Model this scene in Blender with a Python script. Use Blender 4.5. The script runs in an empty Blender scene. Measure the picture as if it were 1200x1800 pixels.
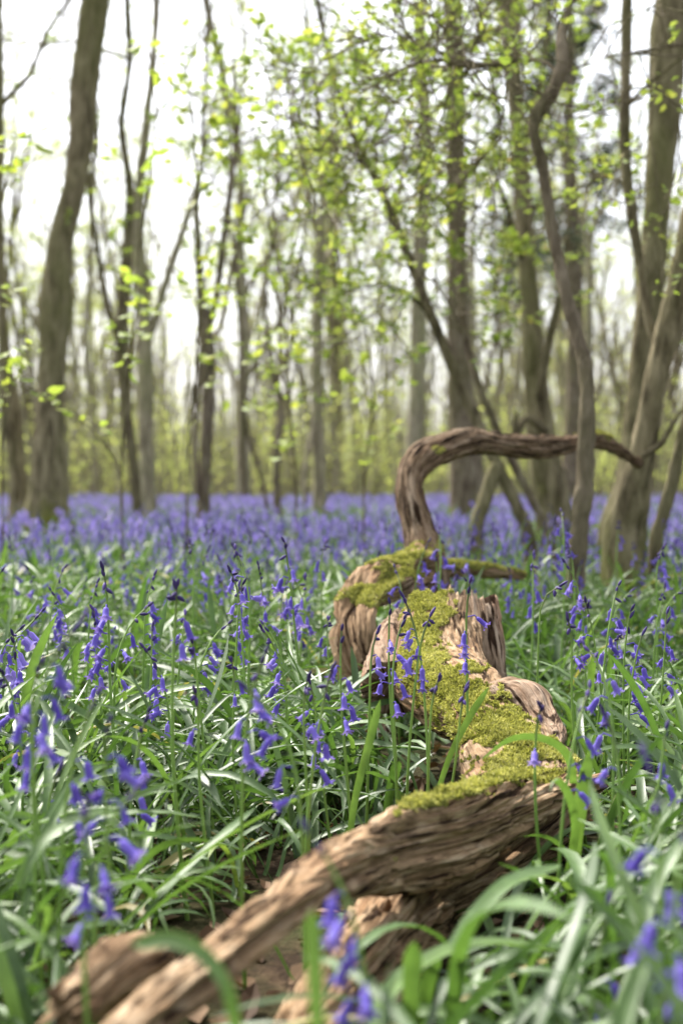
import bpy, math, random
import numpy as np
C = bpy.context.scene
random.seed(7); RS = np.random.RandomState(11)
rad = math.radians

# ------------------------------------------------------------------ camera
F = 2500.0                                  # focal length in px of the 1200x1800 photograph
CAMH, HZ = 0.5, 850.0
PITCH = math.atan((900 - HZ) / F)
cd = bpy.data.cameras.new('camera'); cam = bpy.data.objects.new('camera', cd); C.collection.objects.link(cam)
cam.location = (0, 0, CAMH); cam.rotation_euler = (math.pi/2 - PITCH, 0, 0)
cd.lens = 50; cd.sensor_width = 36; cd.sensor_fit = 'AUTO'; cd.clip_start = .02; cd.clip_end = 2000
cd.dof.use_dof = True; cd.dof.focus_distance = 2.0; cd.dof.aperture_fstop = 4.2; cd.dof.aperture_blades = 0
C.camera = cam
# ------------------------------------------------------------------ light
SUN_EL, SUN_AZ = 52.0, -38.0                # azimuth from +Y towards +X (sun ahead, to the left)
w = bpy.data.worlds.new('World'); C.world = w; w.use_nodes = True
nt = w.node_tree; nt.nodes.clear()
sky = nt.nodes.new('ShaderNodeTexSky'); sky.sky_type = 'NISHITA'; sky.sun_disc = False
sky.sun_elevation = rad(SUN_EL); sky.sun_rotation = rad(SUN_AZ)
sky.air_density = 1.0; sky.dust_density = 4.0; sky.ozone_density = 1.0
hs = nt.nodes.new('ShaderNodeHueSaturation'); hs.inputs['Saturation'].default_value = 0.30
bg = nt.nodes.new('ShaderNodeBackground'); bg.inputs['Strength'].default_value = 0.15
wo = nt.nodes.new('ShaderNodeOutputWorld')
nt.links.new(sky.outputs[0], hs.inputs['Color']); nt.links.new(hs.outputs[0], bg.inputs[0]); nt.links.new(bg.outputs[0], wo.inputs[0])
sl = bpy.data.lights.new('sun', 'SUN'); sl.energy = 3.0; sl.angle = rad(9); sl.color = (1, .95, .87)
so = bpy.data.objects.new('sun', sl); C.collection.objects.link(so)
from mathutils import Vector
sd = Vector((math.sin(rad(SUN_AZ))*math.cos(rad(SUN_EL)), math.cos(rad(SUN_AZ))*math.cos(rad(SUN_EL)), math.sin(rad(SUN_EL))))
so.rotation_euler = sd.to_track_quat('Z', 'Y').to_euler(); so.location = (0, 0, 30)
C.view_settings.view_transform = 'Standard'; C.view_settings.look = 'None'
C.view_settings.gamma = 1; C.view_settings.exposure = 1.5
C.cycles.use_denoising = True
C.cycles.max_bounces = 6; C.cycles.diffuse_bounces = 3; C.cycles.glossy_bounces = 2; C.cycles.transmission_bounces = 3
C.cycles.sample_clamp_indirect = 6

# ------------------------------------------------------------------ helpers
RT = np.array([1., 0, 0]); FW = np.array([0, math.cos(PITCH), -math.sin(PITCH)]); UP = np.array([0, math.sin(PITCH), math.cos(PITCH)])
def at(px, py, d):
    v = FW + (px-600)/F*RT + (900-py)/F*UP
    return np.array([0, 0, CAMH]) + v*(d/v[1])
def proj(P):
    q = P - np.array([0, 0, CAMH]); z = np.maximum(q@FW, 1e-3)
    return 600+F*(q@RT)/z, 900-F*(q@UP)/z, z
def _h(ix, iy, iz, sd):
    h = (ix*374761393 + iy*668265263 + iz*2147483647 + sd*1274126177) & 0xffffffff
    h = ((h ^ (h >> 13))*1274126177) & 0xffffffff
    h = ((h ^ (h >> 16))*2246822519) & 0xffffffff
    return ((h ^ (h >> 15)) & 0xffff)/32767.5 - 1
def noise(P, sd=0):
    P = np.asarray(P, float); i = np.floor(P).astype(np.int64); f = P-i; u = f*f*f*(f*(f*6-15)+10)
    r = 0
    for dx in (0, 1):
        for dy in (0, 1):
            for dz in (0, 1):
                wt = (u[..., 0] if dx else 1-u[..., 0])*(u[..., 1] if dy else 1-u[..., 1])*(u[..., 2] if dz else 1-u[..., 2])
                r = r + wt*_h(i[..., 0]+dx, i[..., 1]+dy, i[..., 2]+dz, sd)
    return r
def fbm(P, o=4, sd=0, g=.5):
    P = np.asarray(P, float); a, r, n = 1., 0, 0
    for k in range(o):
        r = r + a*noise(P*(2.03**k), sd+k); n += a; a *= g
    return r/n
def norm(v): return v/np.maximum(np.linalg.norm(v, axis=-1, keepdims=True), 1e-9)

def mesh_obj(name, V, Fs, mats, parent=None, attrs=None, midx=None, smooth=True):
    """Fs: list of (n,k) index arrays"""
    V = np.asarray(V, np.float32).reshape(-1, 3)
    me = bpy.data.meshes.new(name)
    Fs = [np.asarray(f, np.int32) for f in Fs if len(f)]
    li = np.concatenate([f.ravel() for f in Fs]); tot = np.concatenate([np.full(len(f), f.shape[1], np.int32) for f in Fs])
    st = np.concatenate([[0], np.cumsum(tot)[:-1]]).astype(np.int32)
    me.vertices.add(len(V)); me.vertices.foreach_set('co', V.ravel())
    me.loops.add(len(li)); me.loops.foreach_set('vertex_index', li)
    me.polygons.add(len(tot)); me.polygons.foreach_set('loop_start', st); me.polygons.foreach_set('loop_total', tot)
    if midx is not None: me.polygons.foreach_set('material_index', np.asarray(midx, np.int32))
    me.update(calc_edges=True)
    me.polygons.foreach_set('use_smooth', np.full(len(tot), smooth, bool))
    for k, a in (attrs or {}).items():
        a = np.asarray(a, np.float32)
        if a.ndim == 1: at_ = me.attributes.new(k, 'FLOAT', 'POINT'); at_.data.foreach_set('value', a)
        else: at_ = me.attributes.new(k, 'FLOAT_VECTOR', 'POINT'); at_.data.foreach_set('vector', a.ravel())
    for m in (mats if isinstance(mats, (list, tuple)) else [mats]): me.materials.append(m)
    me.validate(clean_customdata=False)
    o = bpy.data.objects.new(name, me); C.collection.objects.link(o)
    if parent is not None: o.parent = parent
    return o
def tag(o, label=None, cat=None, group=None, kind=None):
    if label: o['label'] = label
    if cat: o['category'] = cat
    if group: o['group'] = group
    if kind: o['kind'] = kind
    return o
def thing(name, loc, label, cat, group=None):
    o = bpy.data.objects.new(name, None); C.collection.objects.link(o); o.location = loc; o.empty_display_size = .05
    return tag(o, label, cat, group)
def dup(root, loc, rz, s, label=None):
    r = root.copy(); C.collection.objects.link(r); r.location = loc; r.rotation_euler = (0, 0, rz); r.scale = (s, s, s)
    if label: r['label'] = label
    for ch in root.children:
        c = ch.copy(); C.collection.objects.link(c); c.parent = r
    return r
def spline(P, n):
    """Catmull-Rom through rows of P (any width), n samples evenly spaced along the xyz length"""
    P = np.asarray(P, float); Q = np.vstack([2*P[0]-P[1], P, 2*P[-1]-P[-2]])
    t = np.linspace(0, len(P)-1-1e-6, 24*len(P)); i = t.astype(int); f = (t-i)[:, None]
    a, b, c, d = Q[i], Q[i+1], Q[i+2], Q[i+3]
    S = .5*((2*b)+(c-a)*f+(2*a-5*b+4*c-d)*f*f+(3*b-a-3*c+d)*f**3)
    L = np.concatenate([[0], np.cumsum(np.linalg.norm(np.diff(S[:, :3], axis=0), axis=1))])
    x = np.linspace(0, L[-1], n)
    return np.stack([np.interp(x, L, S[:, k]) for k in range(S.shape[1])], 1), x
def frames(P, u0=(0, 0, 1.)):
    T = norm(np.gradient(P, axis=0)); u = np.array(u0, float)
    if abs(T[0]@u) > .95: u = np.array([0, -1., 0])
    U = np.empty_like(P)
    for i in range(len(P)):
        u = u-(u@T[i])*T[i]; u /= np.linalg.norm(u); U[i] = u
    return T, U, np.cross(T, U)
def grid_faces(ns, nt, wrap=True):
    i = np.arange(ns-1)[:, None]; j = np.arange(nt if wrap else nt-1)[None]
    a = i*nt+j; b = i*nt+(j+1) % nt
    return np.stack([a, b, b+nt, a+nt], -1).reshape(-1, 4)

class Sweep: pass
def sweep(ctrl, ns, nth, amp=.01, fine=.002, k=28., stretch=.1, jag=(0, 0), sd=0, twist=0., sq=0., cap=True, u0=(0, 0, 1.), shape=None, crack=.5, strata=0., chips=.003):
    """ctrl rows: x,y,z,rside,rup.  A log/trunk surface with grain running along it."""
    S, x = spline(ctrl, ns); P = S[:, :3]; T, U, B = frames(P, u0)
    th = np.linspace(0, 2*math.pi, nth, endpoint=False)[None]+twist*x[:, None]
    c, s = np.cos(th), np.sin(th)
    sq_ = (np.abs(c)**3.2+np.abs(s)**3.2)**(-1/3.2); m = (1-sq)+sq*sq_
    ra, rb = S[:, 3][:, None], S[:, 4][:, None]
    g = np.stack([c*ra*1., s*rb*1., np.broadcast_to(x[:, None], c.shape)], -1)
    q = g*np.array([k, k, k*stretch])
    rid = 1-np.abs(fbm(q, 3, sd))*2.2                        # ridges
    big = fbm(g*np.array([k*.3, k*.3, k*.22]), 3, sd+9)
    cr = np.clip(.12-np.abs(noise(q*np.array([.7, .7, .55]), sd+31)), 0, 1)/.12   # deep cracks
    d = amp*(big*1.3+(rid-.5)*.55)-amp*crack*cr**1.5+fine*fbm(g*np.array([220, 220, 30]), 2, sd+5)
    ch = fbm(np.stack([c*ra*26, s*rb*40, np.broadcast_to(x[:, None]*9, c.shape)], -1), 3, sd+90)
    d = d-chips*np.clip((ch-.10)/.05, 0, 1)-chips*.8*np.clip((-.22-ch)/.03, 0, 1)
    if strata:
        lay = noise(np.stack([c*ra*9, s*rb*1.+.004*fbm(g*np.array([20, 20, 7]), 3, sd+60), 0*c], -1)*np.array([1, 150, 1])+np.array([0, 0, 1])*(x[:, None, None]*3.), sd+61)
        lay2 = noise(np.stack([c*ra*9, s*rb*1.+.003*fbm(g*np.array([20, 20, 9]), 3, sd+62), 0*c], -1)*np.array([1, 420, 1])+np.array([0, 0, 1])*(x[:, None, None]*5.), sd+63)
        d = d+strata*(np.where(lay > 0, lay*.8, lay*1.6)+.35*lay2)*np.abs(c)**.5
    if shape is not None: m = m*shape(th, x[:, None]/x[-1])
    X = (ra*m+d)*c; Y = (rb*m+d)*s
    Z = np.zeros_like(X)
    if jag[1]:
        j = jag[1]*(fbm(np.stack([c*4, s*4, 0*c], -1), 3, sd+77)*.6+.7*np.abs(noise(np.stack([c*13, s*13, 0*c], -1), sd+78)))
        Z += j*np.clip((x[:, None]/x[-1]-.55)/.45, 0, 1)**2
    if jag[0]:
        j = jag[0]*(fbm(np.stack([c*2.4, s*2.4, 0*c], -1), 3, sd+87)+.6*np.abs(noise(np.stack([c*6, s*6, 0*c], -1), sd+88)))
        Z -= j*np.clip((.45-x[:, None]/x[-1])/.45, 0, 1)**2
    V = P[:, None]+X[..., None]*B[:, None]+Y[..., None]*U[:, None]+Z[..., None]*T[:, None]
    if cap:
        def caps(row, sgn):
            ce = V[row].mean(0); t = T[row]*sgn; rs = []
            for q_ in (.9, .78, .6, .4, .2, .02):
                n_ = noise(np.stack([np.cos(th[0])*q_*4, np.sin(th[0])*q_*4, np.full(nth, q_*3.)], -1), sd+41)[:, None]
                rs.append(ce+(V[row]-ce)*q_+t*((1-q_)*(-.35)*S[row, 4]+n_*S[row, 4]*.22))
            return rs
        a = caps(0, -1)[::-1]; b = caps(-1, 1)
        V = np.concatenate([np.array(a), V, np.array(b)]); g = np.concatenate([np.repeat(g[:1], 6, 0), g, np.repeat(g[-1:], 6, 0)])
    o = Sweep(); o.V, o.g, o.F, o.shape = V.reshape(-1, 3), g.reshape(-1, 3), grid_faces(len(V), nth), V.shape[:2]
    o.path = P; o.r = S[:, 3:5]
    du = np.roll(V, -1, 1)-np.roll(V, 1, 1); dv = np.gradient(V, axis=0)
    o.N = norm(np.cross(du, dv)).reshape(-1, 3)
    ce = np.concatenate([np.repeat(P[:1], 6, 0), P, np.repeat(P[-1:], 6, 0)]) if cap else P
    if np.mean(np.sum(o.N.reshape(V.shape)*(V-ce[:, None]), -1)) < 0: o.N = -o.N; o.F = o.F[:, ::-1]
    return o

def tubes(P, R, sides, ref=None):
    """P (n,m,3) R (n,m) -> V,F batch of tubes"""
    n, m, _ = P.shape
    T = norm(np.gradient(P, axis=1)); a = norm(P[:, -1]-P[:, 0])
    r = np.where(np.abs(a[:, 2:3]) < .9, np.array([[0, 0, 1.]]), np.array([[1., 0, 0]]))
    U = norm(r[:, None]-np.sum(r[:, None]*T, -1, keepdims=True)*T); B = np.cross(T, U)
    th = np.linspace(0, 2*math.pi, sides, endpoint=False)
    V = P[:, :, None]+R[:, :, None, None]*(np.cos(th)[:, None]*B[:, :, None]+np.sin(th)[:, None]*U[:, :, None])
    f = grid_faces(m, sides); Fq = (f[None]+(np.arange(n)*m*sides)[:, None, None]).reshape(-1, 4)
    return V.reshape(-1, 3), Fq
class Acc:
    def __init__(s): s.V = []; s.F = {}; s.A = []; s.M = {}; s.n = 0
    def add(s, V, Fc, rnd=None, mi=0):
        V = np.asarray(V).reshape(-1, 3); k = Fc.shape[1]
        s.F.setdefault(k, []).append(Fc+s.n); s.M.setdefault(k, []).append(np.full(len(Fc), mi) if np.isscalar(mi) else mi)
        s.V.append(V); s.A.append(np.full(len(V), .5) if rnd is None else (np.full(len(V), rnd) if np.isscalar(rnd) else rnd)); s.n += len(V)
    def build(s, name, mats, parent=None, smooth=True):
        ks = sorted(s.F)
        return mesh_obj(name, np.concatenate(s.V), [np.concatenate(s.F[k]) for k in ks], mats, parent, {'rnd': np.concatenate(s.A)},
                        np.concatenate([np.concatenate(s.M[k]) for k in ks]), smooth)

# ------------------------------------------------------------------ materials
def newmat(name):
    m = bpy.data.materials.new(name); m.use_nodes = True; t = m.node_tree; t.nodes.clear()
    return m, t, (lambda ty, **kw: _nd(t, ty, kw))
def _nd(t, ty, kw):
    n = t.nodes.new('ShaderNode'+ty)
    for k, v in kw.items():
        if k in n.inputs.keys(): n.inputs[k].default_value = v
        else: setattr(n, k, v)
    return n
def ramp(t, fac, stops):
    r = t.nodes.new('ShaderNodeValToRGB'); el = r.color_ramp.elements
    el[0].position, el[0].color = stops[0][0], (*stops[0][1], 1); el[1].position, el[1].color = stops[-1][0], (*stops[-1][1], 1)
    for p, c in stops[1:-1]: e = el.new(p); e.color = (*c, 1)
    t.links.new(fac, r.inputs[0]); return r.outputs[0]
def mapped(t, src, sc):
    mp = t.nodes.new('ShaderNodeMapping'); mp.inputs['Scale'].default_value = sc; t.links.new(src, mp.inputs[0]); return mp.outputs[0]
def ntex(t, vec, scale, detail=5, rough=.6, dist=0.):
    n = t.nodes.new('ShaderNodeTexNoise'); n.inputs['Scale'].default_value = scale; n.inputs['Detail'].default_value = detail
    n.inputs['Roughness'].default_value = rough; n.inputs['Distortion'].default_value = dist; t.links.new(vec, n.inputs['Vector']); return n.outputs[0]
def mixc(t, fac, a, b, blend='MIX'):
    m = t.nodes.new('ShaderNodeMix'); m.data_type = 'RGBA'; m.blend_type = blend
    for i, x in ((0, fac), (6, a), (7, b)):
        if isinstance(x, (int, float)): m.inputs[i].default_value = x
        elif isinstance(x, tuple): m.inputs[i].default_value = (*x, 1)
        else: t.links.new(x, m.inputs[i])
    return m.outputs[2]
def maprange(t, v, a, b, c=0, d=1):
    m = t.nodes.new('ShaderNodeMapRange'); m.inputs[1].default_value = a; m.inputs[2].default_value = b; m.inputs[3].default_value = c; m.inputs[4].default_value = d
    t.links.new(v, m.inputs[0]); return m.outputs[0]
def bump(t, h, strength, dist, nrm=None):
    b = t.nodes.new('ShaderNodeBump'); b.inputs['Strength'].default_value = strength; b.inputs['Distance'].default_value = dist
    t.links.new(h, b.inputs['Height'])
    if nrm is not None: t.links.new(nrm, b.inputs['Normal'])
    return b.outputs[0]
def finish(t, col, rough=.8, spec=.3, nrm=None, transl=0., tcol=None, coat=0.):
    p = t.nodes.new('ShaderNodeBsdfPrincipled'); o = t.nodes.new('ShaderNodeOutputMaterial')
    if isinstance(col, tuple): p.inputs['Base Color'].default_value = (*col, 1)
    else: t.links.new(col, p.inputs['Base Color'])
    if isinstance(rough, (int, float)): p.inputs['Roughness'].default_value = rough
    else: t.links.new(rough, p.inputs['Roughness'])
    p.inputs['Specular IOR Level'].default_value = spec
    if nrm is not None: t.links.new(nrm, p.inputs['Normal'])
    if transl > 0:
        tr = t.nodes.new('ShaderNodeBsdfTranslucent'); mx = t.nodes.new('ShaderNodeMixShader'); mx.inputs[0].default_value = transl
        c = tcol if tcol is not None else col
        if isinstance(c, tuple): tr.inputs[0].default_value = (*c, 1)
        else: t.links.new(c, tr.inputs[0])
        t.links.new(p.outputs[0], mx.inputs[1]); t.links.new(tr.outputs[0], mx.inputs[2]); t.links.new(mx.outputs[0], o.inputs[0])
    else: t.links.new(p.outputs[0], o.inputs[0])
def attr(t, name, vec=False):
    a = t.nodes.new('ShaderNodeAttribute'); a.attribute_name = name; return a.outputs['Vector' if vec else 'Fac']

def wood_mat(name, stops, warm=(.30, .15, .09), scale=1., spots=True):
    m, t, N = newmat(name); g = attr(t, 'grain', True)
    n1 = ntex(t, mapped(t, g, (48*scale, 130*scale, 7*scale)), 1, 7, .66, .25); n2 = ntex(t, mapped(t, g, (330*scale, 520*scale, 22*scale)), 1, 3, .6)
    n3 = ntex(t, mapped(t, g, (14, 14, 8)), 1, 4, .6, .5); n4 = ntex(t, mapped(t, g, (40, 40, 30)), 1, 6, .7)
    mx = N('Math', operation='MULTIPLY_ADD'); t.links.new(n2, mx.inputs[0]); mx.inputs[1].default_value = .38
    ad = N('Math', operation='MULTIPLY'); t.links.new(n1, ad.inputs[0]); ad.inputs[1].default_value = .68; t.links.new(ad.outputs[0], mx.inputs[2])
    col = ramp(t, mx.outputs[0], stops)
    col = mixc(t, maprange(t, n3, .48, .7, 0, .6), col, warm, 'MIX')
    col = mixc(t, 1., col, ramp(t, n4, [(.34, (.55, .52, .50)), (.5, (1, 1, 1)), (.68, (1.15, 1.16, 1.14))]), 'MULTIPLY')
    if spots: col = mixc(t, 1., col, ramp(t, ntex(t, mapped(t, g, (60, 210, 9)), 1, 3, .6), [(.40, (.12, .09, .07)), (.46, (1, 1, 1))]), 'MULTIPLY')
    finish(t, col, .9, .12, bump(t, n2, .6, .002, bump(t, n1, 1., .007, bump(t, n4, .5, .006))))
    return m
M = {}
M['wood'] = wood_mat('weathered_wood', [(.36, (.048, .028, .015)), (.45, (.17, .108, .06)), (.54, (.30, .20, .115)), (.66, (.46, .35, .235))], warm=(.27, .145, .075))
M['wood_arch'] = wood_mat('weathered_bough_wood', [(.36, (.028, .017, .010)), (.45, (.11, .070, .040)), (.54, (.21, .145, .092)), (.66, (.36, .28, .20))], warm=(.17, .10, .06), scale=.7)
M['rotten'] = wood_mat('rotten_heartwood', [(.36, (.05, .032, .02)), (.45, (.17, .112, .072)), (.54, (.27, .19, .13)), (.66, (.42, .32, .24))], warm=(.27, .135, .08))

def bark_mat(name, a, b, c, moss=0., scale=1.):
    m, t, N = newmat(name); tc = N('TexCoord'); ob = tc.outputs['Object']
    v = mapped(t, ob, (22*scale, 22*scale, 5*scale)); n1 = ntex(t, v, 1, 6, .62, .4)
    n2 = ntex(t, mapped(t, ob, (3, 3, 1.4)), 1, 4, .6); n3 = ntex(t, mapped(t, ob, (60, 60, 26)), 1, 3, .6)
    col = ramp(t, n1, [(.36, a), (.5, b), (.64, c)])
    col = mixc(t, maprange(t, n2, .42, .68, 0, .7), col, tuple(x*y for x, y in zip(b, (.85, 1.05, .62))))
    col = mixc(t, maprange(t, n3, .55, .72, 0, .4), col, c)
    if moss:
        sp = N('SeparateXYZ'); t.links.new(ob, sp.inputs[0])
        z = N('Math', operation='MULTIPLY_ADD'); t.links.new(ntex(t, mapped(t, ob, (7, 7, 4)), 1, 4, .6), z.inputs[0]); z.inputs[1].default_value = -moss*1.8; t.links.new(sp.outputs[2], z.inputs[2])
        mk = maprange(t, z.outputs[0], -moss*.25, -moss*.95, 0, 1)
        col = mixc(t, mk, col, ramp(t, n3, [(.35, (.05, .06, .008)), (.65, (.19, .20, .03))]))
    finish(t, col, .9, .12, bump(t, n3, .4, .004, bump(t, n1, .8, .015)))
    return m
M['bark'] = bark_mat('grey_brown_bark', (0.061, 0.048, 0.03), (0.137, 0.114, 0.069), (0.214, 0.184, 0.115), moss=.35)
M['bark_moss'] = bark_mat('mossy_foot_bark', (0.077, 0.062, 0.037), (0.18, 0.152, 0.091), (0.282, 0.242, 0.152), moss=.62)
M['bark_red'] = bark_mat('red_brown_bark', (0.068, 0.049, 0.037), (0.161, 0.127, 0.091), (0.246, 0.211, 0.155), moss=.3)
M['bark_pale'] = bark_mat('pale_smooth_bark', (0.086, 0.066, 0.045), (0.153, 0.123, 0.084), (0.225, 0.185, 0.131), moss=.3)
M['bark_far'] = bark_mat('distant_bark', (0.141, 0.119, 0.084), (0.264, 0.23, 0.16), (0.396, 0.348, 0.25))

def foliage_mat(name, stops, transl, rough=.5, spec=.35, tmul=1.3, obj=True):
    m, t, N = newmat(name); r = attr(t, 'rnd')
    if obj:
        oi = N('ObjectInfo'); a = N('Math', operation='MULTIPLY_ADD'); t.links.new(oi.outputs['Random'], a.inputs[0]); a.inputs[1].default_value = .3
        s = N('Math', operation='MULTIPLY'); t.links.new(r, s.inputs[0]); s.inputs[1].default_value = .7; t.links.new(s.outputs[0], a.inputs[2]); r = a.outputs[0]
    col = ramp(t, r, stops)
    tc = mixc(t, 1., col, (tmul, tmul, tmul*.55), 'MULTIPLY')
    finish(t, col, rough, spec, None, transl, tc)
    return m
# strap leaves: glaucous green with a waxy sheen and fine lengthwise veins
def strap_mat():
    m, t, N = newmat('bluebell_leaf'); r = attr(t, 'rnd')
    col = ramp(t, r, [(0, (.045, .085, .026)), (.4, (.082, .148, .042)), (.75, (.125, .20, .058)), (.93, (.17, .25, .07)), (.975, (.17, .22, .05)), (1, (.30, .26, .10))])
    tcd = N('TexCoord')
    n = ntex(t, tcd.outputs['Object'], 45, 3, .6); col = mixc(t, 1., col, ramp(t, n, [(.3, (.75, .78, .75)), (.7, (1.2, 1.18, 1.2))]), 'MULTIPLY')
    tc = mixc(t, 1., col, (1.35, 1.5, .7), 'MULTIPLY')
    rr = maprange(t, ntex(t, tcd.outputs['Object'], 18, 2, .5), .3, .7, .36, .58)
    finish(t, col, rr, .5, bump(t, ntex(t, tcd.outputs['Object'], 260, 2, .5), .25, .001), .28, tc)
    return m
M['strap'] = strap_mat()
M['stem'] = foliage_mat('bluebell_stem', [(0, (.17, .30, .06)), (.55, (.24, .37, .09)), (.85, (.10, .10, .07)), (1, (.06, .04, .09))], .2, obj=False)
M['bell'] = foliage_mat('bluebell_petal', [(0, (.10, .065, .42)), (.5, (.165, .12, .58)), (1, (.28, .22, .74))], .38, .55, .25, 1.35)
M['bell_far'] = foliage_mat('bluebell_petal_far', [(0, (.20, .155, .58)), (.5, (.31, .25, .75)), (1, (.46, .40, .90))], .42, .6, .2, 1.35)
M['bud'] = foliage_mat('bluebell_bud', [(0, (.035, .022, .085)), (.6, (.06, .04, .17)), (1, (.11, .07, .25))], .12, .6, .2)
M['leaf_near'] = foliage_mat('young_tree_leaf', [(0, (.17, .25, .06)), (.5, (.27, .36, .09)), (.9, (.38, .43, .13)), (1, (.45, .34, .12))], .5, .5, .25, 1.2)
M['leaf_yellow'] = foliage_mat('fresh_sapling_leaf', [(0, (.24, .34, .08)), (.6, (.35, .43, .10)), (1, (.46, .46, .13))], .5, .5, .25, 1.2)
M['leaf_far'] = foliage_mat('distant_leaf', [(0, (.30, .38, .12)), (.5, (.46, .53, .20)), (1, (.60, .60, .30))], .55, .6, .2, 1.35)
M['leaf_dark'] = foliage_mat('evergreen_needles', [(0, (.03, .05, .025)), (1, (.07, .10, .05))], .15, .6, .2)
M['moss'] = foliage_mat('moss', [(0, (.10, .105, .025)), (.35, (.26, .27, .07)), (.7, (.44, .43, .14)), (1, (.57, .54, .25))], .3, .85, .1, 1.3, obj=False)
M['litter'] = foliage_mat('dead_leaf', [(0, (.06, .035, .02)), (.5, (.15, .09, .05)), (1, (.32, .22, .14))], .15, .7, .2, 1.2, obj=False)
def soil_mat():
    m, t, N = newmat('woodland_soil'); tc = N('TexCoord'); ob = tc.outputs['Object']
    n1 = ntex(t, ob, 3, 8, .65); n2 = ntex(t, ob, 60, 5, .7)
    col = ramp(t, n2, [(.3, (.022, .015, .010)), (.5, (.055, .036, .022)), (.7, (.11, .075, .045))])
    col = mixc(t, maprange(t, n1, .4, .6, 0, .6), col, (.05, .07, .02))
    finish(t, col, .95, .1, bump(t, n2, 1, .02)); return m
M['soil'] = soil_mat()

# ------------------------------------------------------------------ ground
gx = np.concatenate([-np.geomspace(900, 8, 22), np.linspace(-7.5, 7.5, 110), np.geomspace(8, 900, 22)])
gy = np.concatenate([-np.geomspace(60, 3, 8), np.linspace(-2, 10, 100), np.geomspace(10.3, 1200, 60)])
GX, GY = np.meshgrid(gx, gy)
def gz(x, y):
    x = np.asarray(x, float); y = np.asarray(y, float); P = np.stack([x*.5, y*.5, 0*x], -1)
    return .035*fbm(P, 3, 3)*np.clip((np.abs(y)-0)/4+.3, .3, 1)*(np.hypot(x, y) < 150)
GZ = gz(GX, GY)+.006*fbm(np.stack([GX*9, GY*9, 0*GX], -1), 3, 8)*(np.hypot(GX, GY) < 14)
f = grid_faces(len(gy), len(gx), False)
tag(mesh_obj('ground', np.stack([GX, GY, GZ], -1), [f], M['soil']), kind='structure', label='dark woodland soil under the bluebells')

# ------------------------------------------------------------------ the fallen log
def ctl(rows): return [[*at(px, py, d), a, b] for px, py, d, a, b in rows]
log = thing('fallen_log', tuple(at(800, 1400, 2.0)*np.array([1, 1, 0])), 'weathered mossy fallen log winding through the bluebells from the foreground', 'log')
L0 = np.array(log.location)
pieces = {}
pieces['trunk'] = sweep(ctl([(100, 1950, .80, .009, .011), (250, 1795, .93, .010, .012), (410, 1668, 1.06, .011, .013), (530, 1573, 1.17, .014, .016), (610, 1527, 1.27, .020, .027), (700, 1497, 1.38, .024, .042), (795, 1472, 1.48, .028, .047), (868, 1428, 1.58, .038, .034), (930, 1388, 1.67, .054, .022), (1000, 1368, 1.78, .048, .015)]),
                        560, 300, .0045, .0012, 40, .07, (.05, .03), 3, .15, .85, crack=1.5, strata=.0065, chips=.004)
pieces['lower_trunk'] = sweep(ctl([(430, 2010, 1.02, .022, .030), (545, 1850, 1.17, .030, .042), (640, 1712, 1.34, .038, .055), (715, 1615, 1.50, .042, .058), (820, 1545, 1.66, .05, .05), (915, 1470, 1.82, .055, .045), (985, 1410, 1.9, .045, .035)]),
                        460, 260, .008, .0018, 32, .08, (.06, .04), 13, .3, .4, crack=1.2, strata=.007, chips=.01)
pieces['mossy_trunk'] = sweep(ctl([(930, 1378, 1.74, .075, .022), (905, 1335, 1.84, .068, .030), (878, 1290, 1.96, .058, .040), (848, 1252, 2.06, .062, .055), (810, 1225, 2.18, .074, .065), (775, 1195, 2.32, .084, .07), (768, 1145, 2.42, .08, .064), (776, 1088, 2.52, .066, .052)]),
                        420, 300, .009, .0014, 24, .13, (.0, .05), 23, 1.5, .3)
pieces['knuckle'] = sweep(ctl([(850, 1240, 2.03, .02, .02), (880, 1232, 2.03, .040, .034), (918, 1245, 2.01, .042, .040), (945, 1290, 1.96, .034, .038), (975, 1335, 1.88, .024, .026), (1000, 1362, 1.80, .012, .014)]),
                        200, 240, .008, .0022, 26, .3, (0, 0), 33, .3, .1, crack=.8)
# upright broken slab, jagged at its top
pieces['broken_stub'] = sweep(ctl([(852, 1260, 2.42, .038, .018), (846, 1200, 2.44, .044, .020), (840, 1150, 2.46, .050, .020), (836, 1105, 2.48, .050, .018), (832, 1068, 2.50, .047, .015)]),
                        240, 300, .007, .0022, 40, .08, (0, .032), 43, 0., .55, u0=(0, 1, 0))
pieces['back_trunk'] = sweep(ctl([(640, 1200, 2.78, .036, .032), (628, 1150, 2.80, .046, .040), (622, 1100, 2.84, .050, .043), (638, 1054, 2.92, .047, .038), (678, 1022, 3.05, .042, .036), (712, 1004, 3.22, .040, .038), (738, 992, 3.42, .040, .045), (748, 985, 3.52, .036, .045)]),
                        300, 280, .017, .003, 24, .2, (.03, 0), 53, .5, .3, crack=1.1, u0=(0, 1, 0), shape=lambda th, q: 1+.16*np.cos(3*th+9*q)+.10*np.cos(5*th-14*q+1))
pieces['root_spur'] = sweep(ctl([(690, 1210, 2.34, .05, .05), (684, 1165, 2.42, .038, .055), (690, 1120, 2.52, .024, .04), (700, 1085, 2.6, .012, .02)]),
                        140, 160, .009, .0014, 30, .1, (.0, .02), 63, 0., .3)
pieces['side_limb'] = sweep(ctl([(740, 1008, 3.45, .024, .022), (800, 1000, 3.6, .022, .020), (860, 1004, 3.72, .018, .016), (915, 1012, 3.8, .010, .010)]),
                        160, 80, .006, .001, 26, .15, (0, .03), 73)
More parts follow.
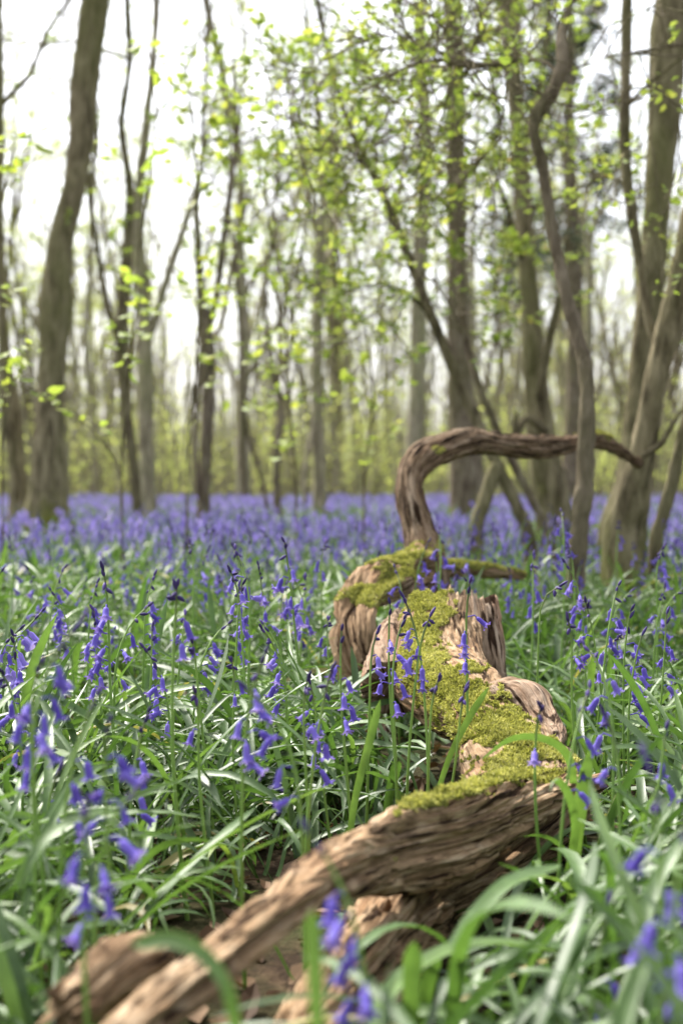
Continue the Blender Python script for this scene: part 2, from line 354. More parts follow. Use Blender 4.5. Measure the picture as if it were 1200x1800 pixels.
pieces['arched_bough'] = sweep(ctl([(756, 1060, 3.50, .056, .05), (747, 990, 3.52, .052, .047), (735, 935, 3.56, .044, .041), (722, 880, 3.6, .041, .040), (722, 838, 3.64, .040, .040), (742, 806, 3.68, .042, .042), (778, 788, 3.74, .038, .040), (826, 776, 3.82, .034, .034), (878, 783, 3.92, .032, .034), (930, 786, 4.02, .030, .034), (985, 784, 4.12, .024, .026), (1030, 774, 4.22, .026, .028), (1058, 776, 4.28, .027, .030), (1085, 790, 4.40, .024, .024), (1108, 806, 4.52, .022, .021), (1126, 816, 4.64, .020, .019)]),
                        620, 200, .008, .0020, 30, .07, (0, .01), 83, 5., .1, u0=(0, -1, 0))
for k, p in pieces.items():
    name = 'trunk' if k in ('lower_trunk', 'mossy_trunk', 'back_trunk') else k
    m = M['wood_arch'] if k in ('arched_bough',) else (M['rotten'] if k in ('broken_stub', 'knuckle', 'root_spur') else M['wood'])
    o = mesh_obj(name, p.V-L0, [p.F], m, log, {'grain': p.g})
    if k == 'lower_trunk': o['label'] = 'dark lower side of the trunk'
    if k == 'mossy_trunk': o['label'] = 'moss-covered stretch of trunk'
    if k == 'arched_bough': o['label'] = 'twisted bare bough arching over to the right-hand trees'
    if k == 'broken_stub': o['label'] = 'upright splintered slab of pinkish rotten wood'
# moss cushions: lifted patches of the surface with tiny shoots standing on them
def moss(p, parent, L, thr, bias, dens, seed, lift=.0028, size=.0034, nzmin=.15, lo=(-9, -9, -9), hi=(9, 9, 9), name='moss'):
    rs = np.random.RandomState(seed)
    V, N = p.V, p.N
    mk = N[:, 2]*bias+fbm(V*20, 4, seed)*1.5+fbm(V*75, 3, seed+3)*1.0
    px, py, dd = proj(V)
    if callable(thr): mk = mk-thr(px, py)
    else: mk = mk-thr
    mk = np.where(N[:, 2] > nzmin, mk, -1)
    fm = mk[p.F].min(1) > 0
    a = np.clip(mk/.25, 0, 1)
    W = V+N*(lift*a*(1+.9*fbm(V*120, 3, seed+8))-.001)[:, None]-L
    Fq = p.F[fm]
    if len(Fq) < 5: return
    used = np.unique(Fq); mp = np.full(len(V), -1); mp[used] = np.arange(len(used))
    A = Acc(); A.add(W[used], mp[Fq], np.clip(.18+.3*rs.rand(len(used))+.25*fbm(V[used]*40, 2, seed+5), 0, 1))
    # shoots
    q = W[Fq]; area = .5*np.linalg.norm(np.cross(q[:, 2]-q[:, 0], q[:, 3]-q[:, 1]), axis=1)
    n = int(min(area.sum()*dens, 90000)); ix = rs.choice(len(Fq), n, p=area/area.sum()); u, v = rs.rand(2, n, 1)
    B = (q[ix, 0]*(1-u)+q[ix, 1]*u)*(1-v)+(q[ix, 3]*(1-u)+q[ix, 2]*u)*v
    nn = norm(N[Fq[ix, 0]]+np.array([0, 0, .4])+rs.randn(n, 3)*.55); sz = size*(.5+rs.rand(n, 1))
    s = norm(np.cross(nn, rs.randn(n, 3)))
    wv = s*sz*.20
    bend = rs.randn(n, 3)*sz*.3
    P = np.stack([B-wv, B+wv, B+nn*sz*.6+wv*1.2, B+nn*sz+bend, B+nn*sz*.6-wv*1.2], 1)
    c = np.clip(.5+.22*rs.randn(n)+.5*fbm((B+L)*30, 2, seed+6), 0, 1)
    A.add(P, np.arange(n*5).reshape(n, 5), np.repeat(c, 5))
    return A.build(name, M['moss'], parent)
def poly_mask(polys, soft=14):
    """distance-like mask: low threshold inside the patch of the log that is mossy"""
    def fn(px, py):
        r = np.full(len(px), 1.6)
        for cx, cy, a, b, rot in polys:
            c_, s_ = math.cos(rad(rot)), math.sin(rad(rot)); dx, dy = px-cx, py-cy
            e = ((dx*c_+dy*s_)/a)**2+((-dx*s_+dy*c_)/b)**2
            r = np.minimum(r, .1+1.1*np.clip(e-.55, -.35, 2))
        return r
    return fn
MP = poly_mask([(900, 1345, 130, 42, -12), (800, 1385, 105, 26, -22), (880, 1290, 62, 60, 10), (800, 1215, 75, 55, 20), (745, 1180, 55, 70, 0), (740, 1110, 45, 70, 0), (760, 1065, 50, 40, 0), (790, 1290, 50, 60, 30)])
moss(pieces['trunk'], log, L0, MP, .35, 520000, 1, nzmin=.2)
moss(pieces['mossy_trunk'], log, L0, MP, .35, 560000, 2, nzmin=-.2)
moss(pieces['knuckle'], log, L0, poly_mask([(868, 1262, 42, 50, 20), (955, 1340, 60, 26, 10), (900, 1300, 40, 40, 0)]), .35, 500000, 4)
moss(pieces['back_trunk'], log, L0, poly_mask([(700, 1000, 60, 40, -25), (640, 1040, 60, 22, -20), (700, 1060, 50, 26, 0)]), .5, 300000, 5)
moss(pieces['side_limb'], log, L0, -.1, .6, 260000, 6, nzmin=-.1)
moss(pieces['arched_bough'], log, L0, poly_mask([(750, 965, 30, 22, 0), (1045, 762, 40, 16, 0), (770, 790, 12, 10, 0)]), .3, 250000, 7)
# second thing: a short slab of wood at lower left
p = sweep(ctl([(115, 1775, .98, .012, .010), (155, 1745, 1.0, .017, .013), (198, 1708, 1.03, .019, .016), (238, 1688, 1.07, .017, .014), (268, 1676, 1.12, .014, .010)]), 160, 160, .008, .0012, 34, .1, (.02, .03), 93, 1., .4)
o = mesh_obj('wood_fragment', p.V, [p.F], M['wood'], None, {'grain': p.g}); tag(o, 'short pale broken chunk of wood in the leaves at lower left', 'wood')

LOGPTS = np.concatenate([np.c_[q.path[::6, :2], q.r[::6].max(1), q.path[::6, 2]] for k, q in pieces.items() if k not in ('arched_bough', 'side_limb')])
def over_log(P, pad=0.):
    d = np.hypot(P[:, None, 0]-LOGPTS[None, :, 0], P[:, None, 1]-LOGPTS[None, :, 1])-LOGPTS[None, :, 2]
    return ((d < pad) & (P[:, None, 2] > LOGPTS[None, :, 3])).any(1)
def near_log(xy, pad=.0):
    d = np.hypot(xy[:, None, 0]-LOGPTS[None, :, 0], xy[:, None, 1]-LOGPTS[None, :, 1])-LOGPTS[None, :, 2]
    return d.min(1) < pad
def in_poly(px, py, poly):
    r = np.zeros(px.shape, bool); n = len(poly)
    for i in range(n):
        x0, y0 = poly[i]; x1, y1 = poly[(i+1) % n]
        c = ((y0 > py) != (y1 > py)) & (px < (x1-x0)*(py-y0)/(y1-y0+1e-9)+x0); r ^= c
    return r
# stretches of the log that no leaves grow in front of (the leaves there are shorter or lie down)
CLEAR = [([(150, 1830), (380, 1620), (560, 1490), (720, 1390), (1020, 1345), (1000, 1400), (900, 1470), (850, 1560), (700, 1580), (560, 1600), (250, 1850)], 1.9, .97),
         ([(560, 1590), (840, 1550), (790, 1640), (600, 1760), (540, 1700)], 1.7, .45),
         ([(690, 1020), (870, 1020), (880, 1190), (960, 1240), (1010, 1350), (720, 1400), (800, 1290), (670, 1240)], 2.5, .965),
         ([(585, 1010), (760, 970), (700, 1130), (600, 1130)], 2.8, .9),
         ([(120, 1810), (110, 1720), (210, 1650), (300, 1680), (180, 1800)], 1.05, .8)]

# ------------------------------------------------------------------ strap leaves
def blades(base, az, L, wd, t0, curve, seg, rs, lat=.0, fold=.22):
    n = len(base); s = np.linspace(0, 1, seg+1)[None]
    th = t0[:, None]+curve[:, None]*s**1.35
    ds = L[:, None]/seg
    r = np.concatenate([np.zeros((n, 1)), np.cumsum(np.sin((th[:, 1:]+th[:, :-1])/2)*ds, 1)], 1)
    z = np.concatenate([np.zeros((n, 1)), np.cumsum(np.cos((th[:, 1:]+th[:, :-1])/2)*ds, 1)], 1)
    a = az[:, None]+lat[:, None]*s
    dx, dy = np.cos(a), np.sin(a)
    Cc = np.stack([base[:, None, 0]+r*dx, base[:, None, 1]+r*dy, base[:, None, 2]+z], -1)
    Cc[..., 2] = np.maximum(Cc[..., 2], base[:, None, 2]+.006+.01*rs.rand(n, 1))
    side = np.stack([-dy, dx, 0*dx], -1)
    tw = (rs.randn(n, 1)*.5)*s
    T = norm(np.gradient(Cc, axis=1)); Nn = np.cross(T, side)
    sd_ = side*np.cos(tw)[..., None]+Nn*np.sin(tw)[..., None]; Nn = norm(np.cross(T, sd_))
    prof = np.clip(.62+.55*s, 0, 1)*np.clip((1.0-s)/.16, 0, 1)**.55; prof = np.maximum(prof, .03)
    W = wd[:, None]*.5*prof
    Lf = Cc-sd_*W[..., None]; Rt = Cc+sd_*W[..., None]; Md = Cc-np.sign(Nn[..., 2:3]+.001)*Nn*(W*fold*2)[..., None]
    V = np.stack([Lf, Md, Rt], 2).reshape(-1, 3)
    f = grid_faces(seg+1, 3, False); Fq = (f[None]+(np.arange(n)*3*(seg+1))[:, None, None]).reshape(-1, 4)
    return Cc, V, Fq
def scatter(y0, y1, dens, m0, k, rs):
    """even random spots in the wedge the picture can see, with room to either side"""
    ww = k*y1+m0; n = int(dens*(y1-y0)*2*ww); x = (rs.rand(n)*2-1)*ww; y = y0+(y1-y0)*rs.rand(n)
    ok = np.abs(x) < k*y+m0
    return np.stack([x[ok], y[ok]], 1)
CLUMP = lambda xy, s=1.7, sd=4: noise(np.c_[xy*s, np.zeros(len(xy))], sd)
A = Acc(); rs = np.random.RandomState(5)
def leaf_field(y0, y1, dens, m0, seg, wmul, per, ls=1., ct=-.25):
    ros = scatter(y0, y1, dens, m0, .27, rs)
    ros = ros[CLUMP(ros, 2.6)+rs.rand(len(ros))*1.2 > ct]
    b = np.repeat(ros, per, 0); n = len(b); b = b+rs.randn(n, 2)*.012
    ok = ~near_log(b, .008) if y0 < 5 else np.ones(n, bool); b = b[ok]; n = len(b)
    base = np.c_[b, gz(b[:, 0], b[:, 1])-.004]
    L = (.17+.17*rs.rand(n))*(1+.2*CLUMP(b, 1.1, 6))*ls; wd = (.0062+.0085*rs.rand(n)**1.3)*wmul
    az = rs.rand(n)*6.283; t0 = np.abs(rs.randn(n)*.42)+.12; cv = .9+1.5*rs.rand(n)
    up = rs.rand(n) < .10; cv[up] *= .3
    Cc, V, Fq = blades(base, az, L, wd, t0, cv, seg, rs, rs.randn(n)*.5)
    keep = np.ones(n, bool)
    if y0 < 5:
        hit = over_log(Cc[:, 2::2].reshape(-1, 3), -.004).reshape(n, -1).any(1); keep &= ~(hit & (rs.rand(n) < .985))
        px, py, dd = proj(Cc)
        for poly, dm, pr in CLEAR:
            h = (in_poly(px, py, poly) & (dd < dm)).any(1); keep &= ~(h & (rs.rand(n) < pr))
        dcam = np.linalg.norm(Cc-np.array([0, 0, CAMH]), axis=-1).min(1); keep &= dcam > .42
    k3 = np.repeat(keep, (seg+1)*3); V = V.reshape(n, -1, 3)[keep]; nk = len(V)
    f = grid_faces(seg+1, 3, False); Fq = (f[None]+(np.arange(nk)*3*(seg+1))[:, None, None]).reshape(-1, 4)
    c = np.clip(.45+.23*rs.randn(nk)+.2*CLUMP(base[keep][:, :2], 1.5, 9), 0, .96); c[rs.rand(nk) < .02] = 1
    A.add(V, Fq, np.repeat(c, (seg+1)*3))
leaf_field(.35, 2.2, 150, .9, 11, 1.0, 7, 1., -.5)
leaf_field(.45, 2.6, 110, .7, 8, .9, 7, .55, -1.)
leaf_field(2.2, 4.5, 135, .9, 9, 1.05, 7)
leaf_field(4.5, 9, 60, .9, 6, 1.35, 7)
leaf_field(9, 16, 34, 1.2, 5, 1.9, 7)
leaf_field(16, 27, 18, 1.5, 4, 2.6, 6)
o = A.build('bluebell_leaves', M['strap']); tag(o, 'arching glossy strap leaves of bluebells covering the woodland floor', None, kind='stuff')

# hero strap leaves that stand out in the foreground
def hero_leaf(pts, wd, label, c):
    S, x = spline([[*at(*q)] for q in pts], 22); T, U, B = frames(S, (0, -.6, 1.)); s = np.linspace(0, 1, 22)
    W = wd*.5*np.clip(.7+.4*s, 0, 1)*np.maximum(np.clip((1-s)/.12, 0, 1)**.6, .04)
    V = np.stack([S-B*W[:, None], S-U*(W*.45)[:, None], S+B*W[:, None]], 1); f = grid_faces(22, 3, False)
    o = mesh_obj('strap_leaf', V, [f], M['strap'], None, {'rnd': np.full(66, c)}); tag(o, label, 'leaf', 'single long bluebell leaves standing out around the log')
hero_leaf([(1000, 1640, 1.55), (1010, 1500, 1.5), (1022, 1400, 1.45), (1036, 1318, 1.42)], .015, 'broad upright green leaf just right of the log corner', .75)
hero_leaf([(722, 1850, 1.0), (722, 1780, .98), (724, 1720, .97), (727, 1655, .96)], .013, 'broad blunt blue-green leaf standing upright at the bottom centre', .6)
hero_leaf([(760, 1420, 1.85), (790, 1330, 1.83), (825, 1260, 1.8), (858, 1208, 1.78)], .009, 'straight slanting leaf rising in front of the mossy middle of the log', .65)
hero_leaf([(1010, 1420, 1.7), (1000, 1335, 1.62), (960, 1300, 1.6), (900, 1298, 1.58), (845, 1335, 1.56)], .011, 'grey-green leaf arching leftward over the moss at the log corner', .7)
hero_leaf([(610, 1500, 1.7), (625, 1400, 1.68), (645, 1320, 1.66), (668, 1230, 1.64)], .010, 'upright leaf standing left of the log below the bells', .6)
hero_leaf([(800, 1660, 1.0), (760, 1560, 1.05), (850, 1680, 1.2), (800, 1790, 1.2)][:1]+[(840, 1600, 1.1), (900, 1545, 1.15), (985, 1520, 1.2)], .015, 'long leaf slanting up to the right beneath the log', .5)
hero_leaf([(990, 1560, 1.5), (1010, 1470, 1.45), (1000, 1400, 1.4), (975, 1370, 1.38), (965, 1392, 1.37)], .009, 'leaf hooked over at its tip under the log corner', .6)
hero_leaf([(640, 1850, .9), (700, 1720, 1.0), (830, 1655, 1.12), (980, 1668, 1.18), (1110, 1730, 1.2)], .017, 'widest pale arching leaf across the lower right', .7)
hero_leaf([(420, 1830, .78), (400, 1740, .78), (360, 1680, .79), (300, 1650, .8), (230, 1662, .81)], .0095, 'out of focus leaf curving left over the near end of the log', .6)
hero_leaf([(560, 1850, .74), (556, 1760, .74), (552, 1680, .74), (548, 1600, .74)], .009, 'out of focus upright leaf in front of the low end of the log', .7)
hero_leaf([(30, 1560, 1.1), (60, 1500, 1.1), (110, 1450, 1.12), (190, 1425, 1.15), (270, 1465, 1.2)], .014, 'arching leaf at the left edge above the wood fragment', .55)

# leaf litter
rs = np.random.RandomState(21)
b = scatter(.5, 5, 420, .8, .27, rs); n = len(b); base = np.c_[b, gz(b[:, 0], b[:, 1])+.002+.012*rs.rand(n)]
az = rs.rand(n)*6.28; sz = (.008+.014*rs.rand(n))[:, None]; e1 = np.c_[np.cos(az), np.sin(az), rs.randn(n)*.25]; e2 = np.c_[-np.sin(az), np.cos(az), rs.randn(n)*.25]; cu = np.c_[0*az, 0*az, sz[:, 0]*(.1+.4*rs.rand(n))]
P = np.stack([base-e1*sz, base-e1*sz*.35-e2*sz*.5+cu, base-e1*sz*.35, base-e1*sz*.35+e2*sz*.5+cu, base+e1*sz*.5-e2*sz*.4+cu, base+e1*sz*.5, base+e1*sz*.5+e2*sz*.4+cu, base+e1*sz*1.1+cu], 1)
A = Acc(); k = (np.arange(n)*8)[:, None]
A.add(P, np.concatenate([np.array([[1, 4, 5, 2], [2, 5, 6, 3]])[None]+k[..., None]], 0).reshape(-1, 4), np.repeat(rs.rand(n)**1.5, 8))
A.F[3] = [(np.array([[0, 1, 2], [0, 2, 3], [4, 7, 5], [5, 7, 6]])[None]+k[..., None]).reshape(-1, 3)]; A.M[3] = [np.zeros(len(A.F[3][0]), int)]
# twigs among it
m_ = 500; b = scatter(.5, 5, 45, .8, .27, rs); m_ = len(b); az = rs.rand(m_)*6.28; ln = .03+.08*rs.rand(m_); s = np.linspace(0, 1, 5)
P = np.stack([b[:, 0, None]+np.cos(az)[:, None]*ln[:, None]*s, b[:, 1, None]+np.sin(az)[:, None]*ln[:, None]*s, gz(b[:, 0], b[:, 1])[:, None]+.008+.01*rs.rand(m_, 1)*s], -1)+rs.randn(m_, 5, 3)*.0015
V, Fq = tubes(P, np.full((m_, 5), .0013), 5); A.add(V, Fq, .35)
tag(A.build('leaf_litter', M['litter'], smooth=False), 'dead brown leaves and twigs on the soil between the plants', kind='stuff')

# ------------------------------------------------------------------ bluebells
def rotm(az, tilt):
    """local -Z axis tipped by tilt towards azimuth az"""
    ca, sa, ct, st = math.cos(az), math.sin(az), math.cos(tilt), math.sin(tilt)
    Rz = np.array([[ca, -sa, 0], [sa, ca, 0], [0, 0, 1]]); Ry = np.array([[ct, 0, -st], [0, 1, 0], [st, 0, ct]])
    return Rz@Ry
def bell_geo(L=.0165, R=.0034, lod=0):
    if lod == 0:
        sides = 12; prof = [(0, .35), (.06, .8), (.22, 1.0), (.5, 1.0), (.74, 1.12)]
        rings = [[(r*R, -t*L)]*sides for t, r in prof]
        rings.append([(R*1.55, -L*.90) if k % 2 == 0 else (R*1.25, -L*.80) for k in range(sides)])
        rings.append([(R*2.25, -L*.97) if k % 2 == 0 else (R*1.28, -L*.81) for k in range(sides)])
        rings.append([(R*2.75, -L*.90) if k % 2 == 0 else (R*1.30, -L*.815) for k in range(sides)])
    elif lod == 1:
        sides = 6; rings = [[(r*R, -t*L)]*6 for t, r in [(0, .4), (.15, 1), (.7, 1.1), (1, 2.3)]]
    else:
        sides = 4; rings = [[(r*R, -t*L)]*4 for t, r in [(0, .6), (.6, 1.3), (1, 2.4)]]
    th = np.linspace(0, 2*math.pi, sides, endpoint=False)
    V = np.array([[(r*math.cos(t), r*math.sin(t), z) for (r, z), t in zip(rg, th)] for rg in rings])
    return V.reshape(-1, 3), grid_faces(len(rings), sides)
def bud_geo(L=.011, R=.0024, lod=0):
    sides = (8, 5, 3)[lod]; pr = [(0, .3), (.25, .9), (.55, 1), (.85, .6), (1, .1)] if lod == 0 else [(0, .4), (.5, 1), (1, .1)]
    th = np.linspace(0, 2*math.pi, sides, endpoint=False)
    V = np.array([[(r*R*math.cos(t), r*R*math.sin(t), -z*L) for t in th] for z, r in pr]); return V.reshape(-1, 3), grid_faces(len(pr), sides)
def make_bluebell(rs, H, nb, nbud, lod=0, lean=None, droop=None, colour=None):
    """returns dict of (V,F,rnd) parts; bells a list"""
    az = rs.rand()*6.283; lean = rs.randn()*.05 if lean is None else lean
    top = .10 if nb > 2 else .05; m = 16 if lod == 0 else (7 if lod == 1 else 4)
    s = np.linspace(0, 1, m); nod = (.15+.9*rs.rand()**1.3) if droop is None else droop
    th = lean+nod*np.clip((s-(1-top*1.1/H))/(top*1.1/H), 0, 1)**1.7; ds = H/(m-1)
    r = np.concatenate([[0], np.cumsum(np.sin(th[1:])*ds)]); z = np.concatenate([[0], np.cumsum(np.cos(th[1:])*ds)])
    z *= H/max(z.max(), .01); P = np.stack([r*math.cos(az), r*math.sin(az), z], -1)+np.array([math.cos(az+2), math.sin(az+2), 0])*(.012*np.sin(s*3+rs.rand()*3))[:, None]
    P -= np.array([0, 0, .01])*(1-s)[:, None]
    R = (.0024-.0012*s)*(1 if lod == 0 else (1.15 if lod == 1 else 1.5))
    V, Fq = tubes(P[None], R[None], (7, 4, 3)[lod]); sd = (7, 4, 3)[lod]
    stem = (V, Fq, np.repeat(.25+.15*rs.rand()+.5*np.clip((s-.72)/.28, 0, 1), sd))
    Ls = np.array([np.interp(q, s, P[:, k]) for q in [0] for k in range(3)])
    at_s = lambda q: np.array([np.interp(q, s, P[:, k]) for k in range(3)])
    bells = []
    for i in range(nb):
        q = 1-(top/H)*(.28+.75*(nb-i)/max(nb, 1))-.01*rs.rand(); p0 = at_s(q)
        ba = az+rs.randn()*.9; out = .006+.006*rs.rand(); up = .003
        p1 = p0+np.array([math.cos(ba)*out, math.sin(ba)*out, up]); p2 = p1+np.array([math.cos(ba)*.003, math.sin(ba)*.003, -.003])
        tilt = abs(rs.randn())*.45+.12 if rs.rand() < .8 else .9
        Bv, Bf = bell_geo(.0180*(.85+.30*rs.rand()), .0031*(.9+.25*rs.rand()), lod); Bv = Bv@rotm(ba, tilt).T+p2
        c = np.full(len(Bv), rs.rand() if colour is None else colour)
        if lod < 2:
            pv, pf = tubes(np.array([[p0, p1, p2]]), np.array([[.0008, .0008, .0009]]), 4)
            Bf = np.concatenate([Bf, pf+len(Bv)]); Bv = np.concatenate([Bv, pv]); c = np.concatenate([c, np.full(len(pv), .1)])
        bells.append((Bv, Bf, c))
    bv, bf, bc, nn = [], [], [], 0
    for i in range(nbud):
        q = 1-(top/H)*.30*(i/max(nbud, 1)); p0 = at_s(q)
        T = norm(P[-1]-P[-2]); tl = math.acos(np.clip(-T[2], -1, 1)) if i < 2 else 1.2+rs.randn()*.6
        Bv, Bf = bud_geo(.011*(1.15-.06*i)*(.8+.4*rs.rand()), .0021*(1+.05*i), lod); Bv = Bv@rotm(az+(rs.randn()*.35 if i < 2 else rs.randn()*1.6), min(tl, 2.6)).T+p0
        bv.append(Bv); bf.append(Bf+nn); nn += len(Bv); bc.append(np.full(len(Bv), rs.rand()))
    bud = (np.concatenate(bv), np.concatenate(bf), np.concatenate(bc)) if nbud else None
    return dict(stem=stem, bells=bells, bud=bud, top=P[-1] if len(P) else None, hi=P[np.argmax(P[:, 2])])
def parts_of(bb, root):
    V, Fq, c = bb['stem']; mesh_obj('stem', V, [Fq], M['stem'], root, {'rnd': c})
    for V, Fq, c in bb['bells']: mesh_obj('bell', V, [Fq], M['bell'], root, {'rnd': c})
    if bb['bud']: V, Fq, c = bb['bud']; mesh_obj('bud', V, [Fq], M['bud'], root, {'rnd': c})
GRP = 'bluebells flowering across the woodland floor'
# (top px, top py, distance, bells, buds, label)
HERO = [
 (575, 1470, .86, 6, 2, 'large blurred bluebell with bells hanging before the near part of the log'),
 (118, 1098, 1.18, 6, 3, 'big blurred bluebell at left with dark tip and several open bells'),
 (70, 1165, 1.2, 4, 2, 'blurred bluebell at far left with bells spread sideways'),
 (140, 1228, 1.2, 3, 2, 'blurred bluebell with two bells splayed like wings at left'),
 (178, 1270, 1.08, 6, 2, 'deep violet blurred bluebell hanging in the lower left'),
 (205, 1385, 1.0, 4, 2, 'blurred bluebell low at left with bells pointing right'),
 (160, 1410, .92, 2, 4, 'dark faded bluebell bud spike at lower left'),
 (35, 1118, 1.9, 5, 3, 'bluebell at the left edge with dark bud tip and purple bells'),
 (170, 1075, 2.0, 6, 3, 'pale bluebell with bells in a loose cluster left of centre'),
 (262, 1105, 2.0, 3, 5, 'dark budded bluebell spike leaning over at left'),
 (272, 1140, 1.9, 5, 4, 'dark purple half-open bluebell below the leaning spike'),
 (318, 1082, 2.2, 2, 6, 'near-black bluebell bud spike left of centre'),
 (345, 1130, 1.8, 0, 5, 'closed dusky bluebell bud on a slim stem left of centre'),
 (240, 1255, 1.5, 4, 3, 'bluebell drooping among the leaves in the left middle'),
 (378, 1100, 2.2, 7, 2, 'bluebell with a fan of narrow open bells left of centre'),
 (413, 1005, 2.15, 2, 5, 'tall bluebell with pale bells and a greenish bud cluster'),
 (460, 995, 2.5, 3, 4, 'tall bluebell with a black bud tip behind the pale one'),
 (530, 1015, 2.6, 5, 1, 'slender bluebell with a column of bells near centre'),
 (450, 1150, 1.35, 8, 3, 'large bluebell in the middle with crowded bells and dark tip'),
 (472, 1215, 1.3, 3, 1, 'single-sided blurred bluebell below the crowded one'),
 (490, 1105, 1.9, 4, 4, 'bluebell with bells sticking upward near centre'),
 (350, 1215, 1.6, 1, 4, 'small dusky bluebell bud with one bell in the middle left'),
 (540, 1195, 1.55, 1, 4, 'thin bluebell with a brownish bud left of the log'),
 (570, 1185, 1.55, 3, 4, 'bluebell with dusky bud and bells left of the log'),
 (605, 1110, 1.7, 5, 2, 'bluebell with drooping bells beside the broken end of the log'),
 (655, 1110, 1.85, 2, 3, 'bluebell with one pale bell against the back of the log'),
 (690, 1062, 1.9, 4, 2, 'bluebell in front of the log with three hanging bells, leftmost of its clump'),
 (722, 1052, 1.88, 6, 4, 'densest bluebell of the clump in front of the mossy log'),
 (742, 1082, 1.85, 0, 5, 'closed bud spike in the clump in front of the mossy log'),
 (706, 1090, 1.82, 3, 3, 'purple tinged half-open bluebell in the clump before the log'),
 (820, 1025, 1.9, 4, 2, 'bluebell whose long stem crosses the mossy log to its broken top'),
 (803, 1215, 1.78, 0, 4, 'dark single bud on a short stem before the mossy trunk'),
 (762, 1195, 1.72, 0, 4, 'small violet bud standing left of the dark single bud'),
 (1003, 990, 2.4, 7, 2, 'bluebell with a full violet head right of the broken slab'),
 (970, 1030, 2.1, 0, 6, 'long dark bud spike right of the broken slab'),
 (985, 1075, 1.95, 1, 5, 'second dark bud spike right of the log'),
 (1042, 1060, 2.1, 3, 3, 'slim bluebell with bells on one side at right'),
 (1108, 1075, 2.0, 5, 3, 'bluebell with long hanging bells and dark tip at right'),
 (1128, 1120, 1.9, 6, 1, 'bluebell with a tight violet cluster near the right edge'),
 (1050, 1140, 1.6, 4, 3, 'blurred bluebell with two wide bells right of the log'),
 (1022, 1215, 1.45, 3, 3, 'blurred bluebell with spreading bells above the right leaves'),
 (1065, 1255, 1.35, 1, 3, 'small purple bud head at right'),
 (1160, 1285, 1.4, 2, 2, 'small drooping bluebell close to the right edge'),
 (955, 1245, 1.5, 1, 3, 'bluebell with a single small bell above the log corner'),
 (1165, 1080, 2.1, 4, 2, 'bluebell at the right edge with scattered bells'),
 (1170, 1360, .86, 3, 6, 'large dark blurred bluebell spike at the right edge'),
 (1195, 1450, .82, 5, 2, 'big out of focus bluebell cut off by the right edge'),
 (1070, 1595, 1.05, 3, 1, 'short bluebell with two bells low in the right foreground'),
 (1170, 1755, .80, 3, 1, 'blurred bluebell in the bottom right corner'),
 (480, 1100, 2.3, 4, 2, 'faint bluebell behind the large middle one'),
 (105, 1355, 1.5, 2, 2, 'tiny bluebell low among leaves at left'),
 (740, 955, 3.0, 6, 2, 'bluebell rising at the foot of the arching bough'),
 (700, 1000, 2.7, 6, 2, 'bluebell by the back of the log below the bough'),
 (768, 975, 2.9, 5, 2, 'bluebell right of the foot of the bough'),
 (820, 1010, 2.5, 4, 2, 'bluebell just behind the broken slab'),
 (985, 900, 3.0, 6, 2, 'tall bluebell left of the thin crooked tree'),
]
BB = []
for i, (px, py, d, nb, nbud, lab) in enumerate(HERO):
    r_ = np.random.RandomState(900+i); p = at(px, py, d); dx = r_.randn()*.012; x0, y0 = p[0]+dx, p[1]+abs(r_.randn())*.01
    g = float(gz(x0, y0)); H = max(.12, p[2]-g)
    if near_log(np.array([[x0, y0]]), .0)[0] and H > 0:
        for k in range(1, 30):
            if not near_log(np.array([[x0, y0-.01*k]]), .0)[0]: y0 -= .01*k; break
    bb = make_bluebell(r_, H, nb, nbud, 0); sh = bb['hi']*np.array([1, 1, 0])
    root = thing('bluebell', (p[0]-sh[0]*.6, y0-sh[1]*.6, g), lab, 'bluebell', GRP); parts_of(bb, root); BB.append((px, d))
# prototypes, then copies for the other ones near the camera
rs = np.random.RandomState(31)
protos = []
for i in range(12):
    nb, nbud = [(4, 4), (3, 5), (6, 3), (3, 6), (0, 7), (5, 4), (2, 5), (4, 3), (7, 3), (2, 6), (4, 4), (5, 5)][i]
    protos.append((nb, nbud, make_bluebell(rs, .27+.06*rs.rand(), nb, nbud, 0)))
spots = np.concatenate([scatter(.9, 2.2, 27, .8, .27, rs), scatter(2.2, 5, 48, .8, .27, rs), scatter(5, 11, 40, 1.0, .27, rs), scatter(11, 19, 17, 1.5, .27, rs), scatter(19, 28, 34, 2.0, .27, rs)])
cl = CLUMP(spots, 1.3, 15)
spots = spots[(cl+rs.rand(len(spots))*1.6 > .05)]
spots = spots[~(near_log(spots, .02) & (spots[:, 1] < 5))]
px, py, dd = proj(np.c_[spots, np.full(len(spots), .27)])
hid = np.zeros(len(spots), bool)
for poly, dm, pr in CLEAR: hid |= in_poly(px, py, poly) & (dd < dm)
near_cut = (spots[:, 1] < 1.6) & (rs.rand(len(spots)) < .55)
ok = ~hid & ~near_cut & (np.hypot(spots[:, 0], spots[:, 1]) > 1.3); spots, px, dd = spots[ok], px[ok], dd[ok]
order = np.argsort(dd); inview = (px > -10) & (px < 1210)
near_ix = [i for i in order if inview[i]][:300-len(HERO)-4]; near_set = set(near_ix)
def where(px, d):
    if d < 1.9: return 'in the near leaves left of the log' if px < 520 else ('in the near leaves right of the log' if px > 900 else 'close to the log')
    side = 'at the left edge' if px < 160 else 'left of centre' if px < 420 else 'left of the log' if px < 640 else 'around the log' if px < 900 else 'before the crooked tree' if px < 1040 else 'towards the right edge'
    return ('level with the mossy log, ' if d < 2.6 else 'level with the arching bough, ')+side
NW = {0: 'no open', 2: 'two open', 3: 'three open', 4: 'four open', 5: 'five open', 6: 'six open', 7: 'seven open', 8: 'eight open', 9: 'nine open', 10: 'ten open'}
roots = {}
